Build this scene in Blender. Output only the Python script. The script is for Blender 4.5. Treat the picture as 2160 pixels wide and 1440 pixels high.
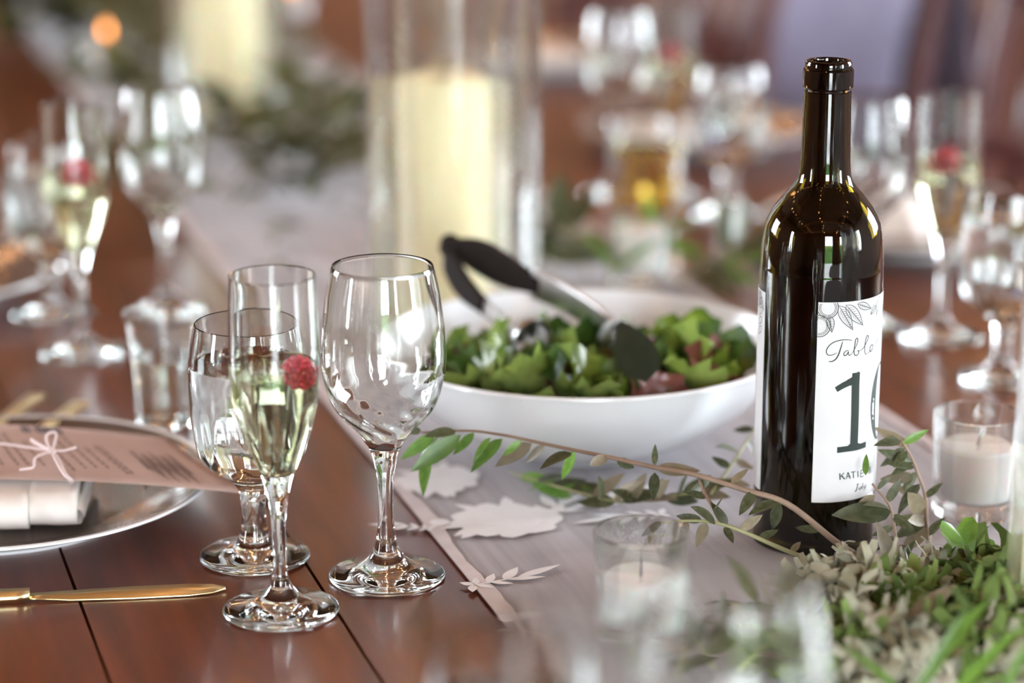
import bpy, bmesh, math, random
from mathutils import Vector, Matrix
from math import sin, cos, tan, pi, radians, atan, atan2, sqrt
for o in list(bpy.data.objects): bpy.data.objects.remove(o)
SC = bpy.context.scene
COL = SC.collection
R = random.Random(7)

# ------------------------------------------------------------------ camera, world, exposure
TZ = 0.75                      # table top height
CAM_H = 0.525                  # lens height above the table top
PITCH = radians(15.5)
FPX = 5100.0                   # focal length in pixels of the 2160 px frame (85 mm on 36 mm)
cd = bpy.data.cameras.new('camera'); cam = bpy.data.objects.new('camera', cd); COL.objects.link(cam)
cd.sensor_width = 36.0; cd.lens = 85.0; cd.clip_start = 0.05
cam.location = (0, 0, TZ + CAM_H); cam.rotation_euler = (pi/2 - PITCH, 0, 0)
cd.dof.use_dof = True; cd.dof.focus_distance = 1.435; cd.dof.aperture_fstop = 2.55
SC.camera = cam
w = bpy.data.worlds.new('daylight'); SC.world = w; w.use_nodes = True
bg = w.node_tree.nodes['Background']
bg.inputs['Color'].default_value = (0.86, 0.93, 1.0, 1); bg.inputs['Strength'].default_value = 32.0
SC.view_settings.view_transform = 'Standard'; SC.view_settings.look = 'None'
SC.view_settings.exposure = 0.40; SC.view_settings.gamma = 1.0; SC.view_settings.use_curve_mapping = False
try:
    cy = SC.cycles
    cy.max_bounces = 14; cy.diffuse_bounces = 4; cy.glossy_bounces = 5; cy.transmission_bounces = 14
    cy.transparent_max_bounces = 8; cy.sample_clamp_indirect = 24.0; cy.blur_glossy = 0.4
except Exception: pass

def portal(name, loc, rot, sx, sy):
    l = bpy.data.lights.new(name, 'AREA'); l.shape = 'RECTANGLE'; l.size = sx; l.size_y = sy
    l.cycles.is_portal = True
    o = bpy.data.objects.new(name, l); COL.objects.link(o); o.location = loc; o.rotation_euler = rot
RX0, RX1, RY0, RY1, RZ1 = -4.6, 4.6, -4.2, 9.6, 3.5
FRONT_OPEN = [(-0.10, 1.45, 0.0, 2.8), (2.9, 3.5, 0.6, 2.7)]      # x0 x1 z0 z1
BACK_OPEN = []
LEFT_OPEN = [(-0.7, 0.0, 0.6, 2.6), (3.2, 5.2, 0.9, 2.7)]                                     # y0 y1 z0 z1; the far one is added to light the background
RIGHT_OPEN = [(-1.0, 0.0, 0.6, 2.7), (3.0, 5.6, 0.8, 2.8)]  # far opening widened to brighten the background
for x0, x1, z0, z1 in FRONT_OPEN: portal('window_portal', ((x0+x1)/2, RY0-0.11, (z0+z1)/2), (pi/2, 0, pi), x1-x0, z1-z0)
for x0, x1, z0, z1 in BACK_OPEN: portal('window_portal', ((x0+x1)/2, RY1+0.11, (z0+z1)/2), (pi/2, 0, 0), x1-x0, z1-z0)
for y0, y1, z0, z1 in LEFT_OPEN: portal('window_portal', (RX0-0.11, (y0+y1)/2, (z0+z1)/2), (pi/2, 0, pi/2), y1-y0, z1-z0)
for y0, y1, z0, z1 in RIGHT_OPEN: portal('window_portal', (RX1+0.11, (y0+y1)/2, (z0+z1)/2), (pi/2, 0, -pi/2), y1-y0, z1-z0)
for o in COL.objects:
    if o.type == 'LIGHT': # portals shine into the room
        d = Vector((0, 2, 1.6)) - o.location
        v = Vector((0, 0, -1)); v.rotate(o.rotation_euler)
        if v.dot(d) < 0: o.rotation_euler = (o.rotation_euler[0] + pi, 0, o.rotation_euler[2])

# ------------------------------------------------------------------ pixel helpers (authoring only: real points in the room)
def ray(px, py):
    u = (px - 1080)/FPX; v = -(py - 720)/FPX
    return Vector((u, cos(PITCH) + v*sin(PITCH), -sin(PITCH) + v*cos(PITCH)))
CAM = Vector((0, 0, TZ + CAM_H))
def pix(px, py, z=0.0):                      # point at height z above the table
    d = ray(px, py); t = (TZ + z - CAM.z)/d.z
    return CAM + d*t
def pixY(px, py, Y):                         # point at distance Y along the floor
    d = ray(px, py); return CAM + d*(Y/d.y)
A = radians(17.3)
TD = Vector((-sin(A), cos(A), 0)); TP = Vector((cos(A), sin(A), 0))      # along the table, across it
def tab(s, p, z=0.0): return TD*s + TP*p + Vector((0, 0, TZ + z))

# ------------------------------------------------------------------ materials
def nmat(name):
    m = bpy.data.materials.new(name); m.use_nodes = True
    nt = m.node_tree; return m, nt, nt.nodes['Principled BSDF'], nt.nodes, nt.links
def setp(p, **k):
    names = dict(color='Base Color', rough='Roughness', metal='Metallic', trans='Transmission Weight', ior='IOR', coat='Coat Weight',
                 coat_r='Coat Roughness', sss='Subsurface Weight', emis='Emission Color', estr='Emission Strength', spec='Specular IOR Level', sheen='Sheen Weight')
    for a, b in k.items():
        if a in ('color', 'emis'): b = (*b, 1)
        p.inputs[names[a]].default_value = b
def noise_mix(nt, p, c1, c2, scale=8, stretch=(1,1,1), detail=4, lo=.35, hi=.65, coord='Object', bump=0.0):
    N, L = nt.nodes, nt.links
    tc = N.new('ShaderNodeTexCoord'); mp = N.new('ShaderNodeMapping'); mp.inputs['Scale'].default_value = stretch
    no = N.new('ShaderNodeTexNoise'); no.inputs['Scale'].default_value = scale; no.inputs['Detail'].default_value = detail
    rp = N.new('ShaderNodeValToRGB'); e = rp.color_ramp.elements
    e[0].position = lo; e[0].color = (*c1, 1); e[1].position = hi; e[1].color = (*c2, 1)
    L.new(tc.outputs[coord], mp.inputs['Vector']); L.new(mp.outputs[0], no.inputs['Vector'])
    L.new(no.outputs['Fac'], rp.inputs[0]); L.new(rp.outputs[0], p.inputs['Base Color'])
    if bump:
        b = N.new('ShaderNodeBump'); b.inputs['Strength'].default_value = bump; b.inputs['Distance'].default_value = 0.002
        L.new(no.outputs['Fac'], b.inputs['Height']); L.new(b.outputs[0], p.inputs['Normal'])
    return rp
def simple(name, c, rough=.5, c2=None, scale=10, stretch=(1,1,1), bump=0, **k):
    m, nt, p, N, L = nmat(name); setp(p, color=c, rough=rough, **k)
    noise_mix(nt, p, c, c2 or tuple(min(1, x*1.12) for x in c), scale, stretch, bump=bump)
    return m
def glass(name, color=(.985, .995, .99), ior=1.5, rough=0.0, clear=0.0):
    m, nt, p, N, L = nmat(name)
    N.remove(p); g = N.new('ShaderNodeBsdfGlass'); g.inputs['Color'].default_value = (*color, 1)
    g.inputs['IOR'].default_value = ior; g.inputs['Roughness'].default_value = rough
    if clear:      # share of light that passes the thin wall straight through
        tr = N.new('ShaderNodeBsdfTransparent'); tr.inputs['Color'].default_value = (*color, 1); ms = N.new('ShaderNodeMixShader'); ms.inputs[0].default_value = clear
        L.new(g.outputs[0], ms.inputs[1]); L.new(tr.outputs[0], ms.inputs[2]); L.new(ms.outputs[0], N['Material Output'].inputs['Surface'])
    else: L.new(g.outputs[0], N['Material Output'].inputs['Surface'])
    return m
def leafmat(name, c, c2, back, rough=.45, trans=.25):
    m, nt, p, N, L = nmat(name); setp(p, rough=rough, color=c)
    rp = noise_mix(nt, p, c, c2, 3, coord='Generated')
    oi = N.new('ShaderNodeObjectInfo'); hs = N.new('ShaderNodeHueSaturation'); mr = N.new('ShaderNodeMapRange')
    mr.inputs['To Min'].default_value = .65; mr.inputs['To Max'].default_value = 1.25
    L.new(oi.outputs['Random'], mr.inputs['Value']); L.new(mr.outputs[0], hs.inputs['Value']); L.new(rp.outputs[0], hs.inputs['Color'])
    ge = N.new('ShaderNodeNewGeometry'); mx = N.new('ShaderNodeMix'); mx.data_type = 'RGBA'
    mx.inputs['B'].default_value = (*back, 1)
    L.new(ge.outputs['Backfacing'], mx.inputs['Factor']); L.new(hs.outputs[0], mx.inputs['A']); L.new(mx.outputs['Result'], p.inputs['Base Color'])
    tr = N.new('ShaderNodeBsdfTranslucent'); ms = N.new('ShaderNodeMixShader'); ms.inputs[0].default_value = trans
    L.new(hs.outputs[0], tr.inputs['Color']); L.new(p.outputs[0], ms.inputs[1]); L.new(tr.outputs[0], ms.inputs[2])
    L.new(ms.outputs[0], N['Material Output'].inputs['Surface']); return m
M = {}
def wood(name, c1, c2, rough, coat=0.0, stretch=(14, 1.2, 14), scale=4, coat_r=.08):
    m, nt, p, N, L = nmat(name); setp(p, rough=rough, coat=coat, coat_r=coat_r)
    noise_mix(nt, p, c1, c2, scale, stretch, detail=8, lo=.3, hi=.7, bump=.012); return m
M['table'] = wood('mahogany varnish', (.066, .0135, .006), (.165, .036, .013), .28, .35, coat_r=.15)
M['wallwood'] = wood('warm wood boards', (.16, .075, .035), (.30, .15, .075), .6)
M['floor'] = wood('dark red floor', (.09, .03, .022), (.14, .05, .035), .4)
M['ceiling'] = wood('brown ceiling boards', (.10, .055, .032), (.18, .10, .06), .7)
M['plaster'] = simple('mauve plaster', (.56, .49, .50), .8, (.62, .55, .56), 3)
M['frame'] = simple('dark window paint', (.03, .028, .026), .5)
M['pavement'] = simple('pale pavement', (.66, .67, .64), .9, (.74, .75, .72), 2)
M['glass'] = glass('clear glass', clear=0.0); M['cup_glass'] = glass('votive cup glass', clear=.35)
M['thin_glass'] = glass('hurricane glass', (.98, .99, .985), clear=.55)
M['water'] = glass('water', (.99, 1, 1), 1.33)
M['champagne'] = glass('champagne', (.975, .975, .84), 1.34)
M['amber'] = glass('amber drink', (.95, .74, .28), 1.34)
def tinted(name, c):
    m, nt, p, N, L = nmat(name); setp(p, color=c, rough=0.0, trans=1.0, ior=1.5); return m
M['bottle'] = tinted('olive brown bottle glass', (.085, .058, .005))
M['lip'] = tinted('bottle lip glass', (.03, .016, .006))
M['label'] = simple('label paper', (.63, .63, .635), .8, (.66, .66, .665), 30)
M['ink'] = simple('dark green ink', (.022, .035, .03), .7)
M['pencil'] = simple('grey drawing ink', (.10, .11, .11), .7)
M['ceramic'] = simple('white glazed ceramic', (.80, .83, .85), .18, (.82, .85, .87), 3, coat=.3)
M['plate_reflect'] = simple('glaze with painted grey reflections', (.30, .27, .26), .16, (.36, .32, .30), 4, metal=.75)  # grey reflections of dark surroundings put into the white glaze's colour
M['napkin'] = simple('ivory linen', (.80, .76, .72), .9, (.84, .80, .76), 60, bump=.1)
M['card'] = simple('kraft card', (.43, .30, .26), .85, (.47, .335, .29), 20)
M['print'] = simple('brown print', (.16, .10, .085), .8)
M['navyprint'] = simple('navy print', (.05, .06, .10), .8)
M['twine'] = simple('pale raffia', (.72, .60, .60), .8, (.80, .68, .68), 50)
M['gold'] = simple('brushed gold', (.78, .66, .36), .30, (.84, .72, .42), 12, metal=1.0)
M['steel'] = simple('brushed steel', (.62, .62, .62), .28, metal=1.0)
M['blackplastic'] = simple('black rubber', (.012, .008, .007), .75, (.018, .013, .011), spec=.2)
M['wax'] = simple('ivory wax', (.80, .74, .46), .5, (.84, .78, .52), 2, sss=.35)
M['whitewax'] = simple('white wax', (.86, .85, .84), .5, (.9, .89, .88), 3, sss=.3)
M['wick'] = simple('charred wick', (.02, .018, .016), .9)
m, nt, p, N, L = nmat('flame'); setp(p, color=(1, .5, .15), emis=(1, .36, .08), estr=9); M['flame'] = m
m, nt, p, N, L = nmat('warm bulb'); setp(p, color=(1, .7, .4), emis=(1, .52, .22), estr=110); M['bulb'] = m
M['raspberry'] = simple('raspberry flesh', (.55, .012, .035), .35, (.68, .03, .06), 40, sss=.15)
M['stem'] = simple('grey brown twig', (.22, .15, .105), .7, (.30, .21, .15), 60)
M['greenstem'] = simple('olive green stem', (.25, .26, .12), .6, (.32, .31, .16), 40)
M['olive'] = leafmat('grey olive leaf', (.062, .078, .034), (.125, .138, .072), (.24, .225, .15), .4)
M['olivebright'] = leafmat('fresh green leaf', (.11, .24, .035), (.18, .34, .06), (.24, .32, .14), .38)
M['olivepale'] = leafmat('tan underside leaf', (.215, .18, .115), (.27, .23, .15), (.15, .15, .08), .5)
M['garland'] = leafmat('muted garland leaf', (.075, .085, .026), (.16, .165, .065), (.18, .17, .09), .5)
M['lettuce'] = leafmat('green lettuce', (.075, .15, .012), (.27, .36, .055), (.23, .30, .085), .32, .3)
M['lettucedark'] = leafmat('dark green lettuce', (.025, .075, .014), (.10, .18, .03), (.10, .16, .05), .3, .2)
M['lettucered'] = leafmat('red lettuce', (.10, .022, .022), (.20, .07, .045), (.22, .10, .08), .32, .2)
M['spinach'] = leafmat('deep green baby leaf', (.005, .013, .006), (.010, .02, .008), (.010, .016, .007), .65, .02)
M['moss'] = simple('pale reindeer moss', (.27, .275, .18), .9, (.42, .40, .31), 25)
M['mossgreen'] = simple('green moss', (.07, .12, .02), .9, (.21, .29, .075), 25)
M['petal'] = simple('white petals', (.78, .73, .74), .7, sss=.1)
M['runner'] = None
m, nt, p, N, L = nmat('grey lilac sheer cloth'); setp(p, rough=.9, sheen=.2)
noise_mix(nt, p, (.27, .24, .255), (.39, .355, .375), 6, (16, .55, 1), 5, .3, .62, bump=.05); M['runner'] = m
M['lace'] = simple('white woven motif', (.80, .79, .81), .9, (.86, .85, .87), 40)
M['lacedge'] = simple('pale woven edge', (.60, .54, .55), .9, (.68, .62, .63), 40)
M['chair'] = wood('dark mahogany chair', (.05, .013, .013), (.10, .022, .02), .35, .2)
M['lavender'] = simple('lavender grey cloth', (.20, .19, .28), .85, (.27, .255, .36), 6)
M['hedge'] = simple('hedge leaves', (.05, .13, .03), .8, (.14, .28, .07), 5)

# ------------------------------------------------------------------ mesh helpers
def mesh(name, v, f, mat=None, smooth=True):
    me = bpy.data.meshes.new(name); me.from_pydata([tuple(a) for a in v], [], f); me.update()
    if smooth: me.polygons.foreach_set('use_smooth', [True]*len(me.polygons))
    if mat: me.materials.append(mat)
    return me
def obj(name, me, parent=None, mw=None, loc=None):
    o = bpy.data.objects.new(name, me); COL.objects.link(o)
    if parent is not None: o.parent = parent
    if mw is not None: o.matrix_basis = mw
    if loc is not None: o.location = loc
    return o
def tag(o, label, cat, group=None, kind=None):
    o['label'] = label; o['category'] = cat
    if group: o['group'] = group
    if kind: o['kind'] = kind
    return o
def thing(name, label, cat, loc=(0,0,0), rz=0.0, group=None):
    o = bpy.data.objects.new(name, None); COL.objects.link(o); o.empty_display_size = .02
    o.location = loc; o.rotation_euler = (0, 0, rz); return tag(o, label, cat, group)
def dup(root, loc, rz, label, group=None):
    r = root.copy(); COL.objects.link(r); r.location = loc; r.rotation_euler = (0, 0, rz); r['label'] = label
    if group: r['group'] = group
    for ch in list(root.children):
        c = ch.copy(); COL.objects.link(c); c.parent = r
        for g in ch.children:
            d = g.copy(); COL.objects.link(d); d.parent = c
    return r
def struct(name, me, loc=None):
    o = obj(name, me, loc=loc); o['kind'] = 'structure'; return o
class MB:
    def __init__(s): s.v = []; s.f = []
    def add(s, v, f):
        n = len(s.v); s.v += [tuple(a) for a in v]; s.f += [tuple(i + n for i in q) for q in f]; return s
    def box(s, x0, x1, y0, y1, z0, z1):
        v = [(x, y, z) for z in (z0, z1) for y in (y0, y1) for x in (x0, x1)]
        return s.add(v, [(0,2,3,1), (4,5,7,6), (0,1,5,4), (2,6,7,3), (0,4,6,2), (1,3,7,5)])
    def mesh(s, name, mat=None, smooth=False): return mesh(name, s.v, s.f, mat, smooth)
def bevel_box(name, x0, x1, y0, y1, z0, z1, mat, b=.004, seg=2):
    bm = bmesh.new(); bmesh.ops.create_cube(bm, size=1)
    for v in bm.verts: v.co = Vector(((x0+x1)/2 + v.co.x*(x1-x0), (y0+y1)/2 + v.co.y*(y1-y0), (z0+z1)/2 + v.co.z*(z1-z0)))
    bmesh.ops.bevel(bm, geom=bm.edges[:], offset=b, segments=seg, affect='EDGES', profile=.5)
    me = bpy.data.meshes.new(name); bm.to_mesh(me); bm.free(); me.materials.append(mat)
    me.polygons.foreach_set('use_smooth', [True]*len(me.polygons)); return me
def smooth_prof(pts, n=4):
    """Catmull-Rom through profile points; a point with a third value keeps a corner."""
    out = []
    P = [Vector(p[:2]) for p in pts]
    for i in range(len(P)-1):
        p1, p2 = P[i], P[i+1]
        p0 = P[i-1] if i > 0 and len(pts[i]) == 2 else p1*2 - p2
        p3 = P[i+2] if i+2 < len(P) and len(pts[i+1]) == 2 else p2*2 - p1
        for k in range(n):
            t = k/n
            out.append(.5*((2*p1) + (p2-p0)*t + (2*p0-5*p1+4*p2-p3)*t*t + (3*p1-p0-3*p2+p3)*t**3))
    out.append(P[-1]); return out
def lathe(name, prof, mat, seg=64, rib=None):
    """prof: (r, z) list; r = 0 ends make a pole. rib(r, z, ang, i) changes the radius."""
    v = []; f = []; rows = []
    for i, (r, z) in enumerate(prof):
        if r < 1e-6:
            rows.append([len(v)]); v.append((0, 0, z))
        else:
            row = []
            for k in range(seg):
                a = 2*pi*k/seg; rr = rib(r, z, a, i) if rib else r
                row.append(len(v)); v.append((rr*cos(a), rr*sin(a), z))
            rows.append(row)
    for a, b in zip(rows, rows[1:]):
        for k in range(seg):
            k2 = (k+1) % seg
            if len(a) == 1 and len(b) == 1: continue
            if len(a) == 1: f.append((a[0], b[k2], b[k]))
            elif len(b) == 1: f.append((a[k], a[k2], b[0]))
            else: f.append((a[k], a[k2], b[k2], b[k]))
    me = mesh(name, v, f, mat)
    bm = bmesh.new(); bm.from_mesh(me); bmesh.ops.recalc_face_normals(bm, faces=bm.faces); bm.to_mesh(me); bm.free()
    me.set_sharp_from_angle(angle=radians(34)); return me
def catmull(pts, n=6):
    P = [Vector(p) for p in pts]; out = []
    for i in range(len(P)-1):
        p1, p2 = P[i], P[i+1]; p0 = P[i-1] if i else p1*2-p2; p3 = P[i+2] if i+2 < len(P) else p2*2-p1
        for k in range(n):
            t = k/n; out.append(.5*((2*p1) + (p2-p0)*t + (2*p0-5*p1+4*p2-p3)*t*t + (3*p1-p0-3*p2+p3)*t**3))
    out.append(P[-1]); return out
def tube_vf(pts, r0, r1=None, seg=7):
    r1 = r0 if r1 is None else r1; v = []; f = []; n = len(pts); up = Vector((0.13, 0.2, 1)).normalized()
    for i, p in enumerate(pts):
        t = (pts[min(i+1, n-1)] - pts[max(i-1, 0)]).normalized()
        x = t.cross(up); x = x.normalized() if x.length > 1e-4 else Vector((1, 0, 0)); y = t.cross(x).normalized()
        r = r0 + (r1-r0)*i/max(1, n-1)
        for k in range(seg):
            a = 2*pi*k/seg; v.append(p + x*(r*cos(a)) + y*(r*sin(a)))
    for i in range(n-1):
        for k in range(seg):
            k2 = (k+1) % seg; f.append((i*seg+k, i*seg+k2, (i+1)*seg+k2, (i+1)*seg+k))
    f.append(tuple(range(seg-1, -1, -1))); f.append(tuple((n-1)*seg + k for k in range(seg)))
    return v, f
def tube(name, pts, r0, r1, mat, seg=7): 
    v, f = tube_vf([Vector(p) for p in pts], r0, r1, seg); return mesh(name, v, f, mat)
def bar_vf(pts, wid, thick, side):
    """flat bar along pts; wid a number or list; side = width direction."""
    n = len(pts); v = []; f = []
    for i, p in enumerate(pts):
        t = (pts[min(i+1, n-1)] - pts[max(i-1, 0)]).normalized()
        s = (side - t*side.dot(t)).normalized(); u = s.cross(t).normalized()
        wd = wid[i] if isinstance(wid, (list, tuple)) else wid
        for a, b in ((-1, -.6), (-.8, -1), (.8, -1), (1, -.6), (1, .6), (.8, 1), (-.8, 1), (-1, .6)): v.append(p + s*(a*wd/2) + u*(b*thick/2))
    for i in range(n-1):
        for k in range(8):
            k2 = (k+1) % 8; f.append((i*8+k, i*8+k2, i*8+8+k2, i*8+8+k))
    f.append(tuple(range(7, -1, -1))); f.append(tuple((n-1)*8+k for k in range(8)))
    return v, f
def leaf_mesh(name, mat, ratio=.3, fold=.25, bend=.15, n=6, wave=0.0, blunt=.6):
    v = []; f = []
    for i in range(n+1):
        t = i/n; wd = ratio*.5*(sin(pi*t**blunt))**.8 if 0 < t < 1 else 0.004
        z = -bend*t*t; k = wave*sin(t*9)
        v += [(t, wd, z + fold*wd + k), (t, 0, z), (t, -wd, z + fold*wd - k)]
    for i in range(n):
        a = i*3; f += [(a, a+1, a+4, a+3), (a+1, a+2, a+5, a+4)]
    return mesh(name, v, f, mat)
def basis(base, tip, up, roll=0.0):
    x = (tip - base); L = x.length; x = x/L
    y = up.cross(x); y = y.normalized() if y.length > 1e-4 else Vector((0, 1, 0)); z = x.cross(y)
    if roll: q = Matrix.Rotation(roll, 3, x); y = q @ y; z = q @ z
    m = Matrix((( x.x*L, y.x*L, z.x*L, base.x), (x.y*L, y.y*L, z.y*L, base.y), (x.z*L, y.z*L, z.z*L, base.z), (0, 0, 0, 1)))
    return m

# ------------------------------------------------------------------ the room
def wall_pieces(a0, a1, z1, opens):
    """rectangles (a, z) of a wall with openings."""
    out = []; cur = a0
    for x0, x1, z0, zt in sorted(opens):
        out.append((cur, x0, 0, z1)); 
        if z0 > 0: out.append((x0, x1, 0, z0))
        out.append((x0, x1, zt, z1)); cur = x1
    out.append((cur, a1, 0, z1)); return out
def wall_x(name, y, t, opens, mat):
    b = MB()
    for a0, a1, z0, z1 in wall_pieces(RX0-.15, RX1+.15, RZ1, opens): b.box(a0, a1, min(y, y+t), max(y, y+t), z0, z1)
    return struct(name, b.mesh(name, mat))
def wall_y(name, x, t, opens, mat):
    b = MB()
    for a0, a1, z0, z1 in wall_pieces(RY0, RY1, RZ1, opens): b.box(min(x, x+t), max(x, x+t), a0, a1, z0, z1)
    return struct(name, b.mesh(name, mat))
wall_x('wall_front', RY0, -.15, FRONT_OPEN, M['wallwood']); wall_x('wall_back', RY1, .15, BACK_OPEN, M['wallwood'])
wall_y('wall_left', RX0, -.15, LEFT_OPEN, M['wallwood']); wall_y('wall_right', RX1, .15, RIGHT_OPEN, M['plaster'])
struct('floor', MB().box(RX0-.15, RX1+.15, RY0-.15, RY1+.15, -.08, 0).mesh('floor', M['floor']))
struct('ceiling', MB().box(RX0-.15, RX1+.15, RY0-.15, RY1+.15, RZ1, RZ1+.1).mesh('ceiling', M['ceiling']))
for i in range(6):
    y = RY0 + 1.2 + i*2.2
    struct('trim_%d' % (i+1), MB().box(RX0, RX1, y-.09, y+.09, RZ1-.24, RZ1).mesh('beam', M['wallwood']))
struct('ground', MB().box(-30, 30, -30, 30, -.20, -.12).mesh('ground', M['pavement']))
wn = 0
def window(name, pt, a0, a1, z0, z1, cols=2, rows=3):
    """muntin frame; pt(a, d) maps wall coordinate and depth to x, y."""
    def bx(b, s0, s1, t0, t1, d):
        p = pt(s0, -d); q = pt(s1, d); b.box(min(p[0], q[0]), max(p[0], q[0]), min(p[1], q[1]), max(p[1], q[1]), t0, t1)
    b = MB(); fw = .06
    bx(b, a0, a0+fw, z0, z1, .05); bx(b, a1-fw, a1, z0, z1, .05); bx(b, a0+fw, a1-fw, z1-fw, z1, .05)
    if z0 > 0: bx(b, a0+fw, a1-fw, z0, z0+fw, .05)
    w_ = struct(name, b.mesh(name, M['frame']))
    for c in range(1, cols):
        m_ = MB(); a = a0 + (a1-a0)*c/cols; bx(m_, a-.015, a+.015, z0+fw*(z0 > 0), z1-fw, .02); obj('muntin', m_.mesh('muntin', M['frame']), w_)
    for r_ in range(1, rows):
        m_ = MB(); z = z0 + (z1-z0)*r_/rows; bx(m_, a0+fw, a1-fw, z-.015, z+.015, .018); obj('muntin', m_.mesh('muntin', M['frame']), w_)
for i, (a0, a1, z0, z1) in enumerate(FRONT_OPEN):
    wn += 1; window('door_1' if i == 0 else 'window_%d' % wn, lambda a, d: (a, RY0-.07+d), a0, a1, z0, z1, 1 if i == 0 else 2, 1 if i == 0 else 3)
for a0, a1, z0, z1 in BACK_OPEN: wn += 1; window('window_%d' % wn, lambda a, d: (a, RY1+.07+d), a0, a1, z0, z1)
for a0, a1, z0, z1 in LEFT_OPEN: wn += 1; window('window_%d' % wn, lambda a, d: (RX0-.07+d, a), a0, a1, z0, z1)  # the far frame belongs to the added opening
for a0, a1, z0, z1 in RIGHT_OPEN: wn += 1; window('window_%d' % wn, lambda a, d: (RX1+.07+d, a), a0, a1, z0, z1)
# clipped hedge outside the open door
bm = bmesh.new(); bmesh.ops.create_cube(bm, size=1); bmesh.ops.subdivide_edges(bm, edges=bm.edges[:], cuts=12, use_grid_fill=True)
for v in bm.verts:
    v.co = Vector((v.co.x*14, v.co.y*.9, (v.co.z+.5)*1.5)) + Vector((R.uniform(-.1, .1), R.uniform(-.12, .12), R.uniform(-.1, .1)))
me = bpy.data.meshes.new('hedge'); bm.to_mesh(me); bm.free(); me.materials.append(M['hedge'])
tag(obj('hedge', me, loc=(0, -9.5, -.1)), 'clipped green hedge outside beyond the open door', 'hedge')
# string lights under the ceiling
bulb_me = lathe('bulb', [(0, -.03), (.012, -.027), (.02, -.012), (.018, .004), (.009, .018), (0, .022)], M['bulb'], 12)
for k, x in enumerate((-2.2, -.2, 1.9)):
    t = thing('string_light', ['string of warm bulbs along the left of the ceiling', 'string of warm bulbs along the middle of the ceiling', 'string of warm bulbs along the right of the ceiling'][k], 'string light', (x, 0, 2.95), 0, 'ceiling string lights')
    pts = []
    for i in range(29):
        y = RY0 + .3 + i*(RY1-RY0-.6)/28; sag = .13*((i % 7)/7 - .5)**2*4 - .13
        pts.append(Vector((.12*sin(i*1.3), y, sag + .25)))
    obj('wire', tube('wire', pts, .004, .004, M['frame'], 5), t)
    for i in range(1, 28): obj('bulb', bulb_me, t, loc=pts[i] - Vector((0, 0, .026)))

# ------------------------------------------------------------------ the table
P0, P1, S0, S1 = -.09, 1.17, -.4, 5.6
rootT = thing('dining_table', 'long varnished mahogany plank dining table under all the glassware', 'table', (0, 0, 0), A)
seams = [P0, .012, .152, .292, .432, .572, .712, .852, .992, P1]
for a, b in zip(seams, seams[1:]):
    obj('plank', MB().box(a+.0010, b-.0010, S0, S1, TZ-.038, TZ).mesh('plank', M['table']), rootT)
for p in (P0+.10, P1-.12): obj('apron', MB().box(p, p+.025, S0+.15, S1-.15, TZ-.13, TZ-.04).mesh('apron', M['table']), rootT)
for p in (P0+.12, P1-.19):
    for s in (S0+.2, 2.3, S1-.3): obj('leg', bevel_box('leg', p, p+.08, s, s+.08, 0, TZ-.04, M['table'], .008), rootT)

# runner (own axes: x across, y along)
RW0, RW1 = .378, .767
run = thing('table_runner', 'sheer grey lilac table runner woven with white flowers down the table', 'table runner', (0, 0, 0), A)
v = []; f = []; nx, ny = 14, 150
def runz(i, j): return TZ + .0012 + .0006*sin(i*1.7 + j*.35) * (0 < i < nx)
for j in range(ny+1):
    for i in range(nx+1): v.append((RW0 + (RW1-RW0)*i/nx, -.3 + 5.7*j/ny, runz(i, j)))
for j in range(ny):
    for i in range(nx): a = j*(nx+1)+i; f.append((a, a+1, a+nx+2, a+nx+1))
obj('cloth', mesh('cloth', v, f, M['runner']), run)
def runner_xy(px, py):
    q = pix(px, py, .002); return Vector((q.x*cos(A) + q.y*sin(A), -q.x*sin(A) + q.y*cos(A), 0))
RZ_ = TZ + .0022
for s, x in ((1, RW0), (-1, RW1)):
    b = MB(); n = 500
    for j in range(n):
        y0 = -.3 + 5.7*j/n; y1 = -.3 + 5.7*(j+1)/n
        w0 = .0085 + .002*sin(y0*41) + .0015*abs(sin(y0*97)); w1 = .0085 + .002*sin(y1*41) + .0015*abs(sin(y1*97))
        b.add([(x, y0, RZ_), (x + s*w0, y0, RZ_), (x + s*w1, y1, RZ_), (x, y1, RZ_)], [(0, 1, 2, 3) if s > 0 else (3, 2, 1, 0)])
    obj('woven_border', b.mesh('woven_border', M['lacedge']), run)
def flat_leaf(b, p, q, wd, z=0, n=7):
    d = q - p; nrm = Vector((-d.y, d.x, 0)).normalized(); L = []; Rr = []
    for i in range(n+1):
        t = i/n; c = p + d*t; k = wd*.5*sin(pi*t**.8) ; L.append(c + nrm*k); Rr.append(c - nrm*k)
    vv = L + Rr[::-1]; m_ = n+1
    b.add([(a.x, a.y, z) for a in vv], [(i+1, i, 2*m_-1-i, 2*m_-2-i) for i in range(n)])
def rose_mesh():
    b = MB(); rr = random.Random(3); z = 0
    for ring, n, rad, pr in ((0, 9, .021, .012), (1, 7, .013, .010), (2, 5, .006, .008), (3, 1, 0, .006)):
        for k in range(n):
            a = 2*pi*k/n + ring*.6; c = Vector((rad*cos(a)*1.15, rad*sin(a)*1.0)); z = .0002*ring + .00003*k
            vs = [(c.x, c.y, z)] + [(c.x + pr*(1+.15*sin(3*t+k))*cos(t), c.y + pr*(1+.15*sin(3*t+k))*sin(t), z) for t in [2*pi*i/12 for i in range(12)]]
            b.add(vs, [(0, i+1, (i+1) % 12 + 1) for i in range(12)])
    for k in range(6):
        a = rr.uniform(0, 6.28); flat_leaf(b, Vector((.022*cos(a), .022*sin(a), 0)), Vector((.045*cos(a+.1), .045*sin(a+.1), 0)), .009, .0001)
    return b.mesh('flower_motif', M['lace'])
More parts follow.
